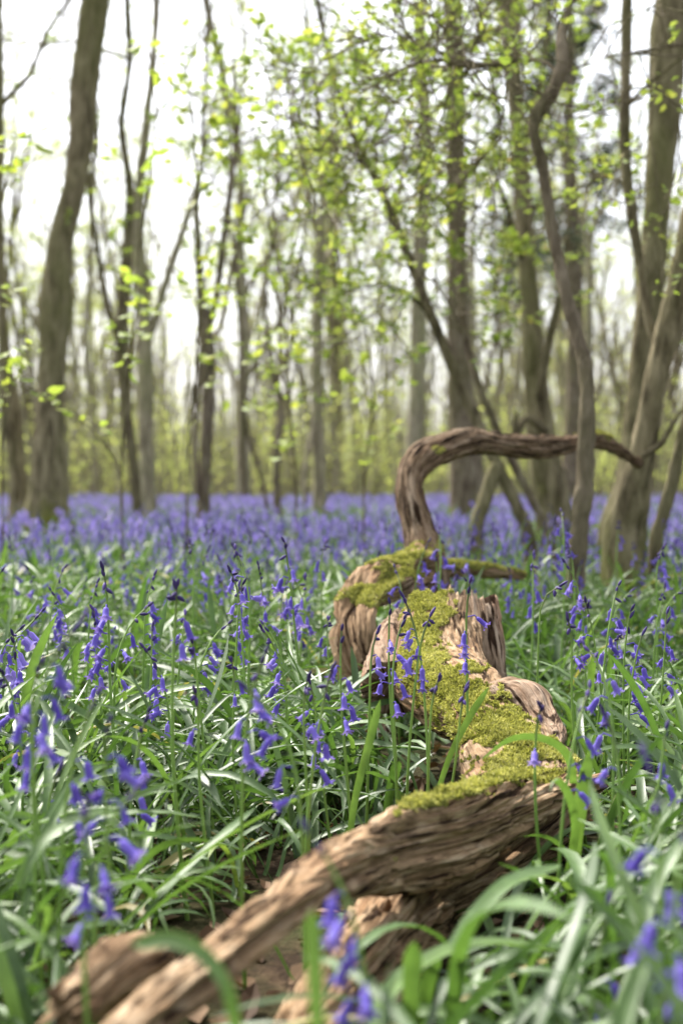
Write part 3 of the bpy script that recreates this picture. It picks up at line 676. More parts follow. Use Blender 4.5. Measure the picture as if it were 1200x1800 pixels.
for j, i in enumerate(near_ix):
    k = rs.randint(12); nb, nbud, bb = protos[k]
    lab = 'bluebell, %s bells, %s buds, %s' % (NW[nb], 'few' if nbud < 3 else 'dark', where(px[i], dd[i]))
    loc = (spots[i, 0], spots[i, 1], float(gz(spots[i, 0], spots[i, 1]))); s = (.8+.42*rs.rand()); rz = rs.rand()*6.28
    if k not in roots:
        roots[k] = thing('bluebell', loc, lab, 'bluebell', GRP); parts_of(bb, roots[k]); roots[k].rotation_euler = (0, 0, rz); roots[k].scale = (s,)*3
    else: r = dup(roots[k], loc, rz, s, lab)
# everything further off: one carpet
lod1 = [make_bluebell(rs, .25+.10*rs.rand(), rs.randint(5, 10), 2, 1) for _ in range(8)]
lod2 = [make_bluebell(rs, .25+.09*rs.rand(), rs.randint(6, 9), 1, 2) for _ in range(8)]
def merge(bb, bscale):
    Vs, Fs, cs, ms, n = [], [], [], [], 0
    for V, Fq, c, m in [(*bb['stem'], 0)]+[(*b, 1) for b in bb['bells']]+([(*bb['bud'], 2)] if bb['bud'] else []):
        if m == 1 and bscale != 1: ce = V.mean(0); V = ce+(V-ce)*bscale
        Vs.append(V); Fs.append(Fq+n); n += len(V); cs.append(c); ms.append(np.full(len(Fq), m))
    return np.concatenate(Vs), np.concatenate(Fs), np.concatenate(cs), np.concatenate(ms)
A = Acc()
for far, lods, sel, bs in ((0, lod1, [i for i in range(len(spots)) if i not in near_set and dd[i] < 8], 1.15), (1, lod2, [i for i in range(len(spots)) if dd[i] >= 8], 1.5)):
    sel = np.array(sel); kk = rs.randint(8, size=len(sel))
    for k in range(8):
        V, Fq, c, m = merge(lods[k], bs); ix = sel[kk == k]; n = len(ix)
        a = rs.rand(n)*6.28; s = .78+.45*rs.rand(n); ca, sa = np.cos(a)*s, np.sin(a)*s
        W = np.stack([V[None, :, 0]*ca[:, None]-V[None, :, 1]*sa[:, None]+spots[ix, 0][:, None], V[None, :, 0]*sa[:, None]+V[None, :, 1]*ca[:, None]+spots[ix, 1][:, None], V[None, :, 2]*s[:, None]+gz(spots[ix, 0], spots[ix, 1])[:, None]], -1)
        cc = np.clip(c[None]*.5+rs.rand(n, 1)*.5, 0, 1)
        cc = np.where(np.isin(np.arange(len(c)), np.unique(Fq[m == 0]))[None], c[None], cc)
        A.add(W, (Fq[None]+(np.arange(n)*len(V))[:, None, None]).reshape(-1, 4), cc.ravel(), np.tile(m, n))
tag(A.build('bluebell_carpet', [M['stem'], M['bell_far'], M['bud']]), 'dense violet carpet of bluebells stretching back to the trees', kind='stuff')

# ------------------------------------------------------------------ trees
RMIN = [.0018]
def grow(rs, p, d, L, r, lv, mx, out, up=.25, wig=.16, nch=(3, 6), ang=.55, m=7, lr=.62):
    P = [np.array(p, float)]; d = norm(np.array(d, float)); st = L/(m-1); D = [d]
    for i in range(m-1):
        d = norm(d+rs.randn(3)*wig+np.array([0, 0, up])*.25); P.append(P[-1]+d*st); D.append(d)
    P = np.array(P); R = r*(1-.68*np.linspace(0, 1, m)**.9); out.setdefault(lv, []).append((P, np.maximum(R, RMIN[0])))
    if lv >= mx: return
    for _ in range(rs.randint(nch[0], nch[1]+1)):
        t = .25+.75*rs.rand(); i = min(int(t*(m-1)), m-2); f_ = t*(m-1)-i; q = P[i]*(1-f_)+P[i+1]*f_
        ax = norm(np.cross(D[i], rs.randn(3))); a = ang*(.6+.8*rs.rand()); nd = D[i]*math.cos(a)+np.cross(ax, D[i])*math.sin(a)
        grow(rs, q, nd, L*lr*(.7+.5*rs.rand()), max(np.interp(t, np.linspace(0, 1, m), R)*.6, .0022), lv+1, mx, out, up, wig*1.15, nch, ang, m, lr)
def tube_out(out, A, sides=(8, 6, 4, 3, 3), base=0):
    for lv, lst in out.items():
        for mm in {len(b) for a, b in lst}:
            l2 = [q for q in lst if len(q[1]) == mm]
            V, Fq = tubes(np.array([a for a, b in l2]), np.array([b for a, b in l2]), sides[min(lv+base, 4)]); A.add(V, Fq, .5)
def leaves(rs, cent, size, flat=.5, droop=0.):
    n = len(cent); az = rs.rand(n)*6.283; tl = rs.randn(n)*flat-droop
    e1 = np.c_[np.cos(az)*np.cos(tl), np.sin(az)*np.cos(tl), np.sin(tl)]; e2 = norm(np.cross(e1, np.array([0, 0, 1.])+rs.randn(n, 3)*flat)); e3 = np.cross(e1, e2)
    s = (size*(.55+.8*rs.rand(n)))[:, None]
    P = np.stack([cent, cent+e1*s*.35+e2*s*.36+e3*s*.10, cent+e1*s*.8+e2*s*.22+e3*s*.06, cent+e1*s*1.1-e3*s*.1, cent+e1*s*.8-e2*s*.22+e3*s*.06, cent+e1*s*.35-e2*s*.36+e3*s*.10], 1)
    k = (np.arange(n)*6)[:, None, None]
    return P, (np.array([[0, 1, 2, 3], [0, 3, 4, 5]])[None]+k).reshape(-1, 4)
def leaf_centres(rs, out, lvls, per, spread, k=5):
    pts = np.concatenate([a[2:] for l in lvls if l in out for a, b in out[l]])
    c = np.repeat(pts[rs.randint(len(pts), size=per//k+1)], k, 0)[:per]; return c+rs.randn(per, 3)*spread
def hero_tree(name, label, rows, d, mat, branches=(), crown=(2.6, 5.5, 6), leafn=0, leafsize=.03, seed=1, amp=.03, nth=28, leafmat='leaf_near', group='woodland trees standing in the bluebells', flare=1.5, top=9.5, twigs=0, cat='tree', maxlv=2, knots=()):
    """rows: (px,py,width px[,d]) from the foot upwards"""
    rs = np.random.RandomState(seed); ctrl = []; RMIN[0] = .0018 if d < 8 else .0034
    for r in rows:
        dd = r[3] if len(r) > 3 else d; ctrl.append([*at(r[0], r[1], dd), r[2]*dd/F/2, r[2]*dd/F/2])
    c0 = ctrl[0]; g = float(gz(c0[0], c0[1]))
    dx = (ctrl[0][0]-ctrl[1][0])*.4
    if c0[2] > g+.05: ctrl.insert(0, [c0[0]+dx*.5, c0[1], g+(c0[2]-g)*.35, c0[3]*(1+(flare-1)*.5), c0[4]*(1+(flare-1)*.5)]); ctrl.insert(0, [c0[0]+dx, c0[1], g-.06, c0[3]*flare, c0[4]*flare])
    if top:
        e = np.array(ctrl[-1]); dirv = norm(e[:3]-np.array(ctrl[-2])[:3]); dirv = norm(dirv*np.array([.6, .6, 1])+np.array([0, 0, .5])); n = 0; z = e[2]; r = e[3]; P = e[:3]
        tot = max(top-z, 1.); k = 5
        for i in range(1, k+1):
            dirv = norm(dirv+rs.randn(3)*.12+np.array([0, 0, .15])); P = P+dirv*tot/k; rr = r*(1-.16*i); ctrl.append([*P, rr, rr])
    root = thing(name, (ctrl[0][0], ctrl[0][1], g), label, cat, group or None); L = np.array(root.location)
    big = max(c[3] for c in ctrl)
    sh = None
    if flare > 1.3:
        ph = rs.rand()*6
        sh = lambda th, s: 1+.16*np.clip(1-s/.12, 0, 1)**1.5*np.cos(th*4+ph)+.08*np.clip(1-s/.12, 0, 1)*np.cos(th*7+ph*2)
    p = sweep(ctrl, int(60+26*len(ctrl)), nth, big*amp*2.2, big*.02, 2.2/big, .25, (0, 0), seed, .15, 0., True, (0, -1, 0), sh, .4)
    mesh_obj('trunk', p.V-L, [p.F], M[mat], root, {'grain': p.g})
    out = {}
    tm = M[mat if mat != 'bark_moss' else 'bark']
    def limb(o1, extra=None, nm='branch'):
        A = Acc()
        if extra is not None: A.add(extra.V, extra.F, .5)
        tube_out(o1, A); A.V = [v-L for v in A.V]; A.build(nm, tm, root)
        for l, q_ in o1.items(): out.setdefault(l, []).extend(q_)
    for br in branches:                                      # (rows, d0, d1)
        rw, d0, d1 = br[:3]; n = len(rw); c = [[*at(r[0], r[1], d0+(d1-d0)*i/(n-1)), r[2]*(d0+(d1-d0)*i/(n-1))/F/2, r[2]*(d0+(d1-d0)*i/(n-1))/F/2] for i, r in enumerate(rw)]
        q = sweep(c, 20*n, 12, c[0][3]*.14, .0008, 1.6/c[0][3], .3, (0, 0), seed+5, 0, 0, True, (0, -1, 0))
        o1 = {}; path, rr = q.path, q.r[:, 0]
        for _ in range(int((br[3] if len(br) > 3 else 8)*.6)):
            i = rs.randint(int(len(path)*.15), len(path)); dv = norm(rs.randn(3)*np.array([1, .9, .8])+norm(path[min(i+1, len(path)-1)]-path[i-1])*.8)
            grow(rs, path[i], dv, .28+.30*rs.rand(), min(rr[i]*.5, .006), 1, 3, o1, .05, .22, (2, 4), .7, 6, .65)
        limb(o1, q)
    for _ in range(twigs):
        o1 = {}; i = rs.randint(int(len(p.path)*.2), len(p.path)); dv = norm(rs.randn(3)*np.array([1, 1, .4])+np.array([0, 0, .5]))
        grow(rs, p.path[i], dv, .5+.7*rs.rand(), min(p.r[i, 0]*.3, .015), 1, 3, o1, .2, .2, (2, 4), .6, 6, .6); limb(o1)
    if top:
        idx = np.where(p.path[:, 2] > top*crown[0]/10.)[0]
        for _ in range(int(crown[2])):
            o1 = {}; i = rs.choice(idx); dv = norm(rs.randn(3)*np.array([1, 1, .3])+np.array([0, 0, .9])); grow(rs, p.path[i], dv, crown[1]*.45*(.6+.6*rs.rand()), p.r[i, 0]*.5, 0, maxlv+1, o1, .25, .14, (3, 5), .6, 7, .6); limb(o1)
    if out and leafn:
        mxl = [l for l in out if l >= 2] or list(out)
        cen = leaf_centres(rs, out, mxl, leafn, .02); P, Fq = leaves(rs, cen-L, leafsize); B = Acc(); B.add(P, Fq, np.repeat(np.clip(rs.rand(leafn)*.9+(rs.rand(leafn) < .04)*.3, 0, 1), 6)); B.build('crown', M[leafmat], root, False)
    return root

hero_tree('oak_tree', 'thick leaning trunk at left with a mossy foot and a knot halfway up', [(84, 888, 78), (88, 800, 62), (91, 700, 58), (94, 600, 52), (101, 500, 47), (113, 400, 46), (137, 300, 44), (150, 150, 44), (166, 0, 42), (180, -120, 40)], 10.5, 'bark_moss', seed=41, crown=(4.5, 5.5, 7), leafn=700, leafsize=.05, flare=1.9, nth=64, amp=.035)
hero_tree('oak_tree', 'trunk cut by the left edge with a green mossy foot', [(36, 885, 44), (30, 820, 36), (16, 700, 33), (4, 560, 24), (-2, 400, 18), (-3, 200, 22), (-6, 0, 24)], 10.8, 'bark_moss', seed=42, leafn=400, leafsize=.05, flare=2.0, nth=44)
hero_tree('ash_tree', 'slim dark tree forking low at left and winding upward', [(242, 885, 20), (233, 800, 19), (220, 700, 20), (214, 600, 21), (222, 460, 20), (228, 330, 16), (214, 220, 12), (228, 110, 12), (224, 0, 12)], 11, 'bark', [([(214, 610, 14), (190, 540, 12), (172, 440, 10), (158, 330, 9), (172, 250, 7), (160, 120, 6)], 11, 11, 10)], seed=43, leafn=1400, leafsize=.05)
hero_tree('ash_tree', 'grey-green straight tree close behind the slim forking one', [(262, 868, 28), (257, 760, 28), (256, 640, 28), (250, 500, 25), (243, 400, 20), (252, 260, 16), (268, 120, 14), (275, 0, 12)], 14, 'bark_far', [([(260, 600, 16), (300, 470, 14), (330, 380, 12), (355, 290, 9), (380, 160, 7)], 14, 14, 10)], seed=44, leafn=1300, leafsize=.05)
hero_tree('ash_tree', 'twin-stemmed dark tree left of centre splitting into many rods', [(358, 884, 24), (362, 800, 23), (367, 700, 23), (366, 620, 26), (358, 560, 24), (350, 470, 14), (345, 380, 10), (356, 250, 8)], 11.5, 'bark_red',
          [([(362, 600, 16), (380, 520, 14), (392, 430, 14), (405, 330, 12), (415, 230, 9), (410, 100, 8)], 11.5, 11.5, 14), ([(352, 880, 9), (345, 800, 9), (347, 690, 9), (356, 600, 10)], 11.4, 11.4, 3), ([(368, 610, 11), (392, 560, 10), (405, 480, 8), (440, 330, 6)], 11.5, 12, 8)], seed=45, leafn=1500, leafsize=.05)
hero_tree('hazel_tree', 'thin crooked tree bending right near centre-left', [(487, 868, 14), (486, 790, 13), (495, 725, 14), (480, 650, 13), (472, 600, 10), (465, 520, 8), (480, 400, 6)], 14, 'bark_red', seed=46, leafn=700, leafsize=.05, top=6)
hero_tree('hazel_tree', 'short leaning rod of a tree beside the thin crooked one', [(466, 870, 8), (450, 810, 8), (432, 750, 9), (425, 690, 12), (424, 600, 10), (415, 480, 8)], 14.5, 'bark_red', [([(430, 870, 12), (426, 800, 12), (425, 690, 12)], 14.5, 14.5, 2)], seed=47, leafn=600, leafsize=.05, top=6)
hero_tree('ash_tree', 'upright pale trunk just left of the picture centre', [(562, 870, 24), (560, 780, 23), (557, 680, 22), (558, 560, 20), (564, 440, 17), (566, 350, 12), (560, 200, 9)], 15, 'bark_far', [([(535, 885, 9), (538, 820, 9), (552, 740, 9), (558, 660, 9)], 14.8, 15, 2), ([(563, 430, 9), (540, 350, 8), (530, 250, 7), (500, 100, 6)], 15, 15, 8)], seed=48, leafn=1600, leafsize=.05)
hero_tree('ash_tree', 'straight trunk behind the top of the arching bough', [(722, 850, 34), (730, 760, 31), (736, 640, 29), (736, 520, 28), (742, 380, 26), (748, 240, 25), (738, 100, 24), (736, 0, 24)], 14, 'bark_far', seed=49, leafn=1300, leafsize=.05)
hero_tree('oak_tree', 'wide reddish trunk seen through the arch of the bough', [(822, 872, 66), (818, 800, 60), (810, 700, 50), (804, 560, 42), (802, 400, 36), (800, 200, 34), (795, 0, 34)], 14.5, 'bark_red', seed=50, leafn=1300, leafsize=.05, flare=1.3, nth=44)
hero_tree('oak_tree', 'tall trunk with dark mossy foot right of the arch', [(978, 925, 74), (966, 860, 66), (952, 780, 52), (943, 700, 46), (935, 600, 40), (927, 480, 37), (918, 340, 36), (908, 200, 33), (898, 80, 31), (890, -60, 30)], 7.4, 'bark_moss',
          [([(948, 700, 16), (962, 610, 15), (978, 540, 14), (990, 470, 10), (996, 415, 7)], 7.35, 7.1, 3), ([(925, 480, 12), (900, 400, 11), (880, 330, 9), (850, 270, 7), (800, 230, 5)], 7.4, 7.0, 14), ([(960, 760, 16), (925, 735, 14), (905, 770, 12), (908, 720, 6)], 7.3, 7.2, 3)], seed=51, leafn=900, leafsize=.03, crown=(4, 5, 5), flare=1.5, nth=52, twigs=4)
hero_tree('hawthorn_tree', 'long dark stem leaning left across the arching bough', [(928, 940, 24, 6.0), (905, 885, 22, 6.0), (872, 815, 22, 6.05), (840, 745, 21, 6.1), (805, 670, 20, 6.15), (760, 560, 18, 6.2), (725, 470, 17, 6.3), (690, 380, 16, 6.3), (655, 305, 14, 6.4), (610, 210, 12, 6.4), (575, 90, 10, 6.5), (555, -40, 9, 6.5)], 6.2, 'bark',
          [([(690, 380, 9), (640, 290, 8), (560, 230, 6), (480, 200, 4)], 6.3, 6.0, 26), ([(760, 560, 8), (720, 520, 7), (660, 500, 5), (600, 520, 4)], 6.2, 5.9, 14), ([(640, 270, 7), (690, 190, 6), (760, 90, 5), (800, 20, 4)], 6.3, 6.2, 22)], seed=52, leafn=3200, leafsize=.037, flare=1.15, top=6, crown=(7, 3, 4), nth=24)
hero_tree('hawthorn_tree', 'thinner stem leaning left just right of the long dark one', [(965, 945, 16, 6.2), (930, 870, 15, 6.2), (895, 800, 15, 6.2), (850, 700, 14, 6.2), (822, 610, 13, 6.3), (810, 520, 12, 6.3), (806, 420, 11, 6.4), (790, 300, 10, 6.4), (800, 150, 8, 6.5), (790, 0, 7, 6.5)], 6.3, 'bark_red',
          [([(820, 600, 8), (780, 520, 6), (740, 480, 5), (690, 460, 4)], 6.3, 5.9, 14), ([(806, 420, 7), (850, 350, 6), (900, 300, 5), (960, 290, 4)], 6.4, 6.0, 18), ([(792, 300, 7), (740, 260, 6), (680, 240, 5), (600, 260, 4)], 6.4, 6.1, 24)], seed=53, leafn=3200, leafsize=.037, flare=1.1, top=6, crown=(7, 3, 4), nth=18)
hero_tree('hawthorn_tree', 'pale thin crooked tree growing in front of the arching bough', [(1012, 985, 36, 3.85), (1018, 930, 36, 3.85), (1026, 860, 34, 3.85), (1029, 790, 30, 3.85), (1031, 720, 27, 3.85), (1029, 650, 25, 3.87), (1014, 590, 24, 3.9), (992, 510, 23, 3.92), (975, 430, 22, 3.95), (962, 350, 22, 3.97), (950, 280, 20, 4.0), (937, 225, 22, 4.0), (950, 190, 27, 4.0), (974, 155, 25, 4.0), (988, 110, 20, 4.0), (985, 60, 17, 4.05), (1000, 5, 15, 4.1), (1012, -60, 14, 4.1)], 3.9, 'bark_pale',
          [([(982, 135, 13), (962, 112, 10), (930, 106, 9), (880, 112, 10), (820, 116, 9), (770, 106, 8), (720, 116, 7), (672, 142, 6), (640, 180, 4)], 4.0, 4.2, 30),
           ([(985, 130, 9), (1010, 122, 7), (1060, 100, 6), (1120, 92, 6), (1200, 76, 5), (1290, 60, 4)], 4.0, 4.1, 20),
           ([(962, 175, 12), (935, 155, 9), (915, 162, 7), (870, 175, 5), (830, 165, 4)], 4.0, 3.9, 10), ([(935, 230, 9), (905, 185, 7), (860, 160, 5), (820, 110, 4)], 4.0, 4.2, 12)], seed=54, leafn=2600, leafsize=.027, flare=1.1, top=5.5, crown=(7, 3, 3), nth=30, amp=.06)
hero_tree('oak_tree', 'stout right-hand trunk leaning out of the frame where the bough ends', [(1098, 935, 74, 4.75), (1112, 880, 60, 4.7), (1125, 810, 50, 4.65), (1140, 730, 46, 4.6), (1156, 650, 46, 4.6), (1172, 580, 46, 4.6), (1192, 500, 44, 4.6), (1218, 380, 44, 4.6), (1250, 220, 42, 4.6)], 4.65, 'bark_moss',
          [([(1158, 620, 16), (1138, 560, 16), (1126, 480, 18), (1112, 390, 20), (1099, 290, 19), (1098, 180, 19), (1100, 60, 20), (1102, -60, 20)], 4.65, 4.9, 6), ([(1130, 800, 14), (1160, 780, 12), (1185, 740, 10), (1215, 700, 9)], 4.6, 4.5, 2)], seed=55, leafn=900, leafsize=.024, crown=(5, 5, 4), flare=1.3, nth=56)
hero_tree('oak_tree', 'massive trunk rising behind the leaning one at the right', [(1085, 925, 60), (1105, 850, 50), (1120, 740, 46), (1132, 620, 46), (1143, 500, 46), (1152, 380, 46), (1160, 290, 54), (1168, 190, 60), (1174, 60, 64), (1180, -80, 62)], 6.4, 'bark_moss', [([(1092, 900, 26), (1076, 915, 22), (1062, 935, 18)], 6.3, 6.1, 0)], seed=56, leafn=500, leafsize=.03, crown=(5, 5, 5), flare=1.4, nth=60)
hero_tree('hazel_tree', 'thin slanting stem in the lower right against the edge', [(1152, 955, 25), (1166, 900, 24), (1182, 840, 23), (1198, 770, 22), (1222, 680, 20), (1250, 560, 18)], 4.4, 'bark', seed=57, leafn=200, leafsize=.025, crown=(6, 3, 3), flare=1.1, top=5)
hero_tree('tree_stump', 'short leaning mossy stump in front of the arch opening', [(838, 922, 26), (848, 890, 26), (858, 860, 25), (868, 828, 22), (873, 812, 14)], 6.0, 'bark_moss', seed=58, flare=1.2, top=0, cat='stump', group='')
hero_tree('hazel_tree', 'slender dark tree in the right distance with a leafy fork', [(1030, 870, 14), (1032, 700, 13), (1034, 540, 12), (1036, 440, 10), (1050, 380, 8), (1080, 340, 6)], 16, 'bark_far', [([(1036, 440, 8), (1028, 380, 7), (1040, 300, 5), (1060, 200, 4)], 16, 16, 8)], seed=59, leafn=600, leafsize=.05, top=8)

# saplings whose few big fresh leaves hang across the left and middle
def sapling(rows, d, spots_, label, seed):
    rs = np.random.RandomState(seed); c = [[*at(x, y, d), w_*d/F/2, w_*d/F/2] for x, y, w_ in rows]; g = float(gz(c[0][0], c[0][1]))
    c.insert(0, [c[0][0], c[0][1], g-.02, c[0][3]*1.1, c[0][4]*1.1])
    q = sweep(c, 60, 10, .001, .0002, 200, .3, sd=seed, crack=0., u0=(0, -1, 0)); root = thing('sycamore_sapling', (c[0][0], c[0][1], g), label, 'sapling', 'leafy saplings in front of the trees'); L = np.array(root.location)
    A = Acc(); A.add(q.V-L, q.F); B = Acc(); lst = []
    for (x, y) in spots_:
        e = at(x+rs.randn()*4, y+rs.randn()*4, d+rs.randn()*.25); i = np.argmin(np.linalg.norm(q.path-e-np.array([0, 0, -.25]), axis=1)); s0 = q.path[i]; mid = (s0+e)/2+np.array([0, 0, .05])
        S, _ = spline([s0, mid, e], 8); lst.append((S, np.linspace(.0028, .0012, 8)))
        n = 7; cen = np.concatenate([S[-4:][rs.randint(4, size=n)]])+rs.randn(n, 3)*.022
        P, Fq = leaves(rs, cen-L, .050, .35, .25); B.add(P, Fq, np.repeat(rs.rand(n), 6))
    V, Fq = tubes(np.array([a for a, b in lst])-L, np.array([b for a, b in lst]), 4); A.add(V, Fq); A.build('trunk', M['bark'], root); B.build('crown', M['leaf_yellow'], root, False)
sapling([(215, 800, 5), (228, 650, 5), (240, 480, 4), (262, 330, 4), (275, 200, 3)], 5.4, [(190, 560), (248, 520), (255, 560), (262, 468), (240, 590), (180, 250), (300, 240), (275, 270), (255, 60), (290, 70), (205, 480), (130, 722), (62, 690), (285, 545)], 'sapling with yellow-green leaves before the slim forking tree', 71)
sapling([(330, 820, 5), (345, 640, 5), (352, 450, 4), (345, 300, 4), (335, 150, 3)], 5.8, [(365, 470), (300, 470), (355, 480), (400, 530), (410, 495), (410, 360), (370, 200), (330, 300), (380, 395), (410, 650), (395, 600), (320, 120), (390, 240), (430, 190)], 'sapling with pale leaves in front of the twin-stemmed dark tree', 72)
sapling([(520, 840, 5), (505, 680, 5), (500, 520, 4), (470, 380, 4), (450, 240, 3)], 6, [(505, 745), (485, 770), (530, 595), (505, 565), (465, 590), (440, 575), (545, 600), (520, 560), (430, 440), (460, 460), (480, 230), (470, 690), (430, 620), (400, 700)], 'sapling with bright leaves in tiers near the picture centre', 73)
sapling([(640, 850, 5), (655, 700, 5), (640, 560, 4), (620, 400, 4), (590, 250, 3)], 6.2, [(630, 775), (650, 690), (700, 660), (745, 605), (610, 650), (575, 570), (655, 580), (560, 400), (580, 260), (530, 300), (600, 330), (550, 240), (500, 320), (620, 190), (570, 160), (700, 750)], 'sapling with soft green leaves left of the bough', 74)
sapling([(5, 800, 5), (8, 650, 5), (0, 500, 4), (-10, 350, 3)], 4.6, [(2, 510), (20, 605), (40, 605), (30, 250), (50, 255), (10, 240), (50, 620), (5, 670)], 'sapling with yellow leaves at the left edge', 75)

# ------------------------------------------------------------------ trees further back: prototypes copied
far_group = 'bare and leafing trees in the wood beyond the bluebells'
def far_tree(i, rs, H, r0, leafn, mat='bark_far', nst=1):
    root = thing(['ash_tree', 'hornbeam_tree', 'hazel_tree'][i % 3], (0, 0, 0), '', 'tree', far_group)
    out = {}; A0 = Acc()
    for s_ in range(nst):
        a = rs.rand()*6.28; lean = .06+.16*rs.rand()*(nst > 1)
        c = []; P = np.array([math.cos(a), math.sin(a), 0])*.12*(nst > 1); d = norm(np.array([math.cos(a)*lean, math.sin(a)*lean, 1.]))
        for k in range(9):
            c.append([*P, r0*(1-.085*k)*(1.35 if k == 0 else 1), r0*(1-.085*k)*(1.35 if k == 0 else 1)]); d = norm(d+rs.randn(3)*.09+np.array([0, 0, .1])); P = P+d*H/8
        c[0][2] = -.1; q = sweep(c, 60, 12, r0*.12, r0*.02, 1.5/r0, .3, sd=i*7+s_, crack=.2, u0=(0, -1, 0)); A0.add(q.V, q.F)
        for _ in range(9//nst+3):
            j = rs.randint(10, 60); dv = norm(rs.randn(3)*np.array([1, 1, .2])+np.array([0, 0, 1.1])); o1 = {}; grow(rs, q.path[j], dv, H*.28*(.5+.7*rs.rand())*(1.1-q.path[j, 2]/H*.5), q.r[j, 0]*.5, 1, 4, o1, .3, .13, (3, 4), .5, 6, .56)
            A1 = Acc(); tube_out(o1, A1, (6, 5, 4, 3, 3)); A1.build('branch', M[mat], root)
            for l, q_ in o1.items(): out.setdefault(l, []).extend(q_)
    A0.build('trunk', M[mat], root)
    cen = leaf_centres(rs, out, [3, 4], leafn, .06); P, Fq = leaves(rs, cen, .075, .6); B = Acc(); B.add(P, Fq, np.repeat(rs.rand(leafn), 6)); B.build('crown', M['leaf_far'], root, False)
    return root
rs = np.random.RandomState(88); RMIN[0] = .004
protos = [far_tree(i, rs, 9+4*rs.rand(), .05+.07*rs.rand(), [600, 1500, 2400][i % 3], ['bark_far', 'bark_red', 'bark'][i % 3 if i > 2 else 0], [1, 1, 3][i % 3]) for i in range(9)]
used = set(); spots2 = []
tries = 0
while len(spots2) < 38 and tries < 6000:
    tries += 1; d = 22+38*rs.rand()**.75; x = (rs.rand()*2-1)*(.27*d+2.5); px_ = 600+F*x/d
    if all((x-a)**2+(d-b)**2 > 1.0 for a, b in spots2) and not (400 < px_ < 500 and d < 34 and rs.rand() < .7): spots2.append((x, d))
def far_label(i, px_, d):
    kind = ['slim ash with bare rods', 'hornbeam with pale spring leaves', 'many-stemmed hazel in fresh leaf'][i % 3]
    side = ['at the far left', 'left of centre', 'near the centre', 'right of centre', 'at the far right'][min(4, max(0, int(px_//240)))]
    return '%s %s, %s' % (kind, side, 'just behind the bluebell carpet' if d < 25 else 'in the middle of the wood' if d < 40 else 'deep in the wood')
for x, d in sorted(spots2, key=lambda q: q[1]):
    i = rs.randint(9); px_ = 600+F*x/d; loc = (x, d, float(gz(x, d))); s = .8+.45*rs.rand(); rz = rs.rand()*6.28
    if i not in used: used.add(i); r = protos[i]; r.location = loc; r.rotation_euler = (0, 0, rz); r.scale = (s,)*3; r['label'] = far_label(i, px_, d)
    else: dup(protos[i], loc, rz, s, far_label(i, px_, d))
# evergreen at right
def conifer():
    rs = np.random.RandomState(5); p = at(1000, 870, 24); root = thing('pine_tree', (p[0], p[1], 0), 'dark evergreen tree showing between the trunks at upper right', 'tree'); A = Acc(); B = Acc()
    q = sweep([[0, 0, -.1, .16, .16], [.1, 0, 3, .14, .14], [0, .1, 6, .11, .11], [0, 0, 9.5, .05, .05]], 60, 12, .02, .003, 10, .3, sd=4); A.add(q.V, q.F); A.build('trunk', M['bark_red'], root)
    out = {}
    for _ in range(46):
        z = 3.6+5.5*rs.rand(); a = rs.rand()*6.28; L = 1.5*(1-(z-3.6)/8)*(.6+.6*rs.rand()); grow(rs, [0, 0, z], [math.cos(a), math.sin(a), .1], L, .02, 2, 4, out, -.1, .16, (3, 5), .6, 6, .55)
    tube_out(out, B); B.build('twigs', M['bark_red'], root); cen = leaf_centres(rs, out, [3, 4], 9000, .05); P, Fq = leaves(rs, cen, .07, .6); B = Acc(); B.add(P, Fq, np.repeat(rs.rand(9000), 6)); B.build('crown', M['leaf_dark'], root, False)
conifer()

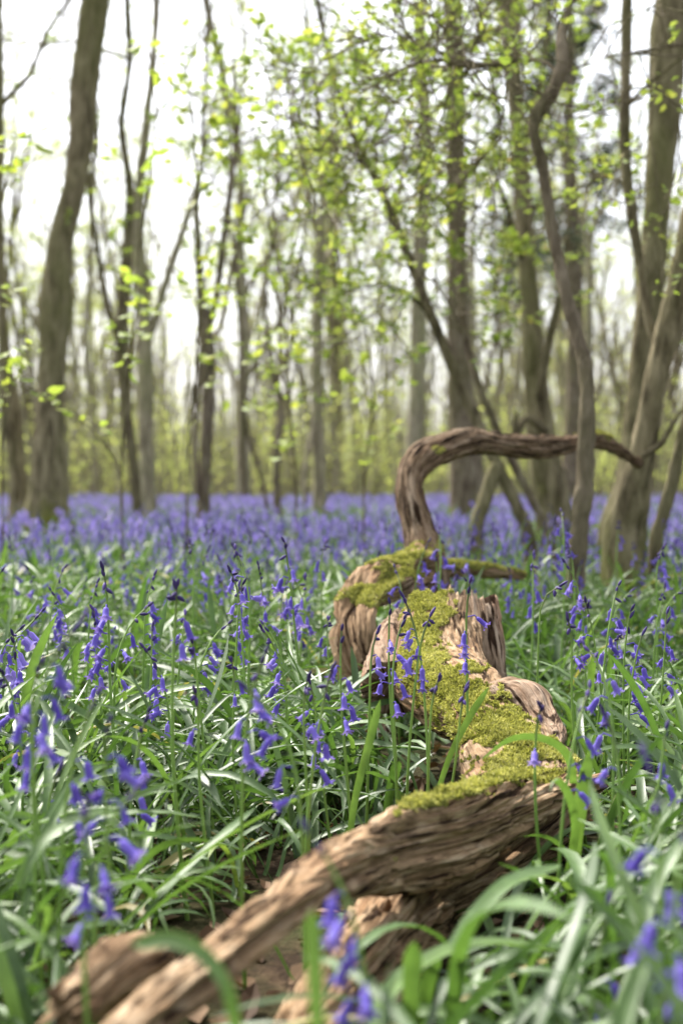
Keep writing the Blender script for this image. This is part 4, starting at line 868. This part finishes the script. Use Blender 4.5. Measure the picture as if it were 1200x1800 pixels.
# distant wood, one mass
rs = np.random.RandomState(99); A = Acc(); n = 260
d = 40+50*rs.rand(n); x = (rs.rand(n)*2-1)*(.27*d+5); H = 6+7*rs.rand(n); m = 8; s = np.linspace(0, 1, m)
P = np.stack([x[:, None]+np.cumsum(rs.randn(n, m)*.14, 1)+rs.randn(n, 1)*.8*s, d[:, None]+np.cumsum(rs.randn(n, m)*.14, 1), H[:, None]*s-.1], -1)
V, Fq = tubes(P, (.035+.10*rs.rand(n, 1)**2)*(1-.6*s), 6); A.add(V, Fq, .5)
k = 9; i = np.repeat(np.arange(n), k); t = .18+.8*rs.rand(n*k); j = np.minimum((t*(m-1)).astype(int), m-2); f_ = (t*(m-1)-j)[:, None]; b0 = P[i, j]*(1-f_)+P[i, j+1]*f_
dv = norm(rs.randn(n*k, 3)*np.array([1, 1, .3])+np.array([0, 0, 1.])); L = (.7+1.6*rs.rand(n*k))[:, None, None]; ss = np.linspace(0, 1, 5)[None, :, None]
Q = b0[:, None]+dv[:, None]*L*ss+np.cumsum(rs.randn(n*k, 5, 3)*.07, 1); V, Fq = tubes(Q, np.linspace(.018, .006, 5)[None]*np.ones((n*k, 1)), 3); A.add(V, Fq, .5)
nt_ = n*k*2; i = rs.randint(n*k, size=nt_); b0 = Q[i, rs.randint(1, 5, size=nt_)]; dv = norm(rs.randn(nt_, 3)+np.array([0, 0, .8])); Q2 = b0[:, None]+dv[:, None]*(.3+.6*rs.rand(nt_, 1, 1))*np.linspace(0, 1, 3)[None, :, None]; V, Fq = tubes(Q2, np.full((nt_, 3), .006), 3); A.add(V, Fq, .5)
# leaves: low shrubs and sprays
nl = 16000; i = rs.randint(nt_, size=nl); cen = Q2[i, -1]+rs.randn(nl, 3)*.12
lowc = 2200; cx = (rs.rand(lowc)*2-1); cy = 28+55*rs.rand(lowc)**.8; cc = np.c_[cx*(.27*cy+4), cy, .4+1.9*rs.rand(lowc)]; nl2 = 110000
i = rs.randint(lowc, size=nl2); cen2 = cc[i]+rs.randn(nl2, 3)*np.array([.45, .45, .4]); cen2[:, 2] = np.abs(cen2[:, 2])
cen = np.concatenate([cen, cen2]); P, Fq = leaves(rs, cen, .075, .6); A.add(P, Fq, np.repeat(rs.rand(len(cen)), 6), 1)
# thin rods of the undergrowth
n = 4200; d = 27+45*rs.rand(n); x = (rs.rand(n)*2-1)*(.27*d+4); H = 1.2+3.2*rs.rand(n); s = np.linspace(0, 1, 5)
P = np.stack([x[:, None]+rs.randn(n, 1)*.5*s+np.cumsum(rs.randn(n, 5)*.05, 1), d[:, None]+0*s, H[:, None]*s-.05], -1); V, Fq = tubes(P, (.008+.014*rs.rand(n, 1))*(1-.6*s), 4); A.add(V, Fq, .5)
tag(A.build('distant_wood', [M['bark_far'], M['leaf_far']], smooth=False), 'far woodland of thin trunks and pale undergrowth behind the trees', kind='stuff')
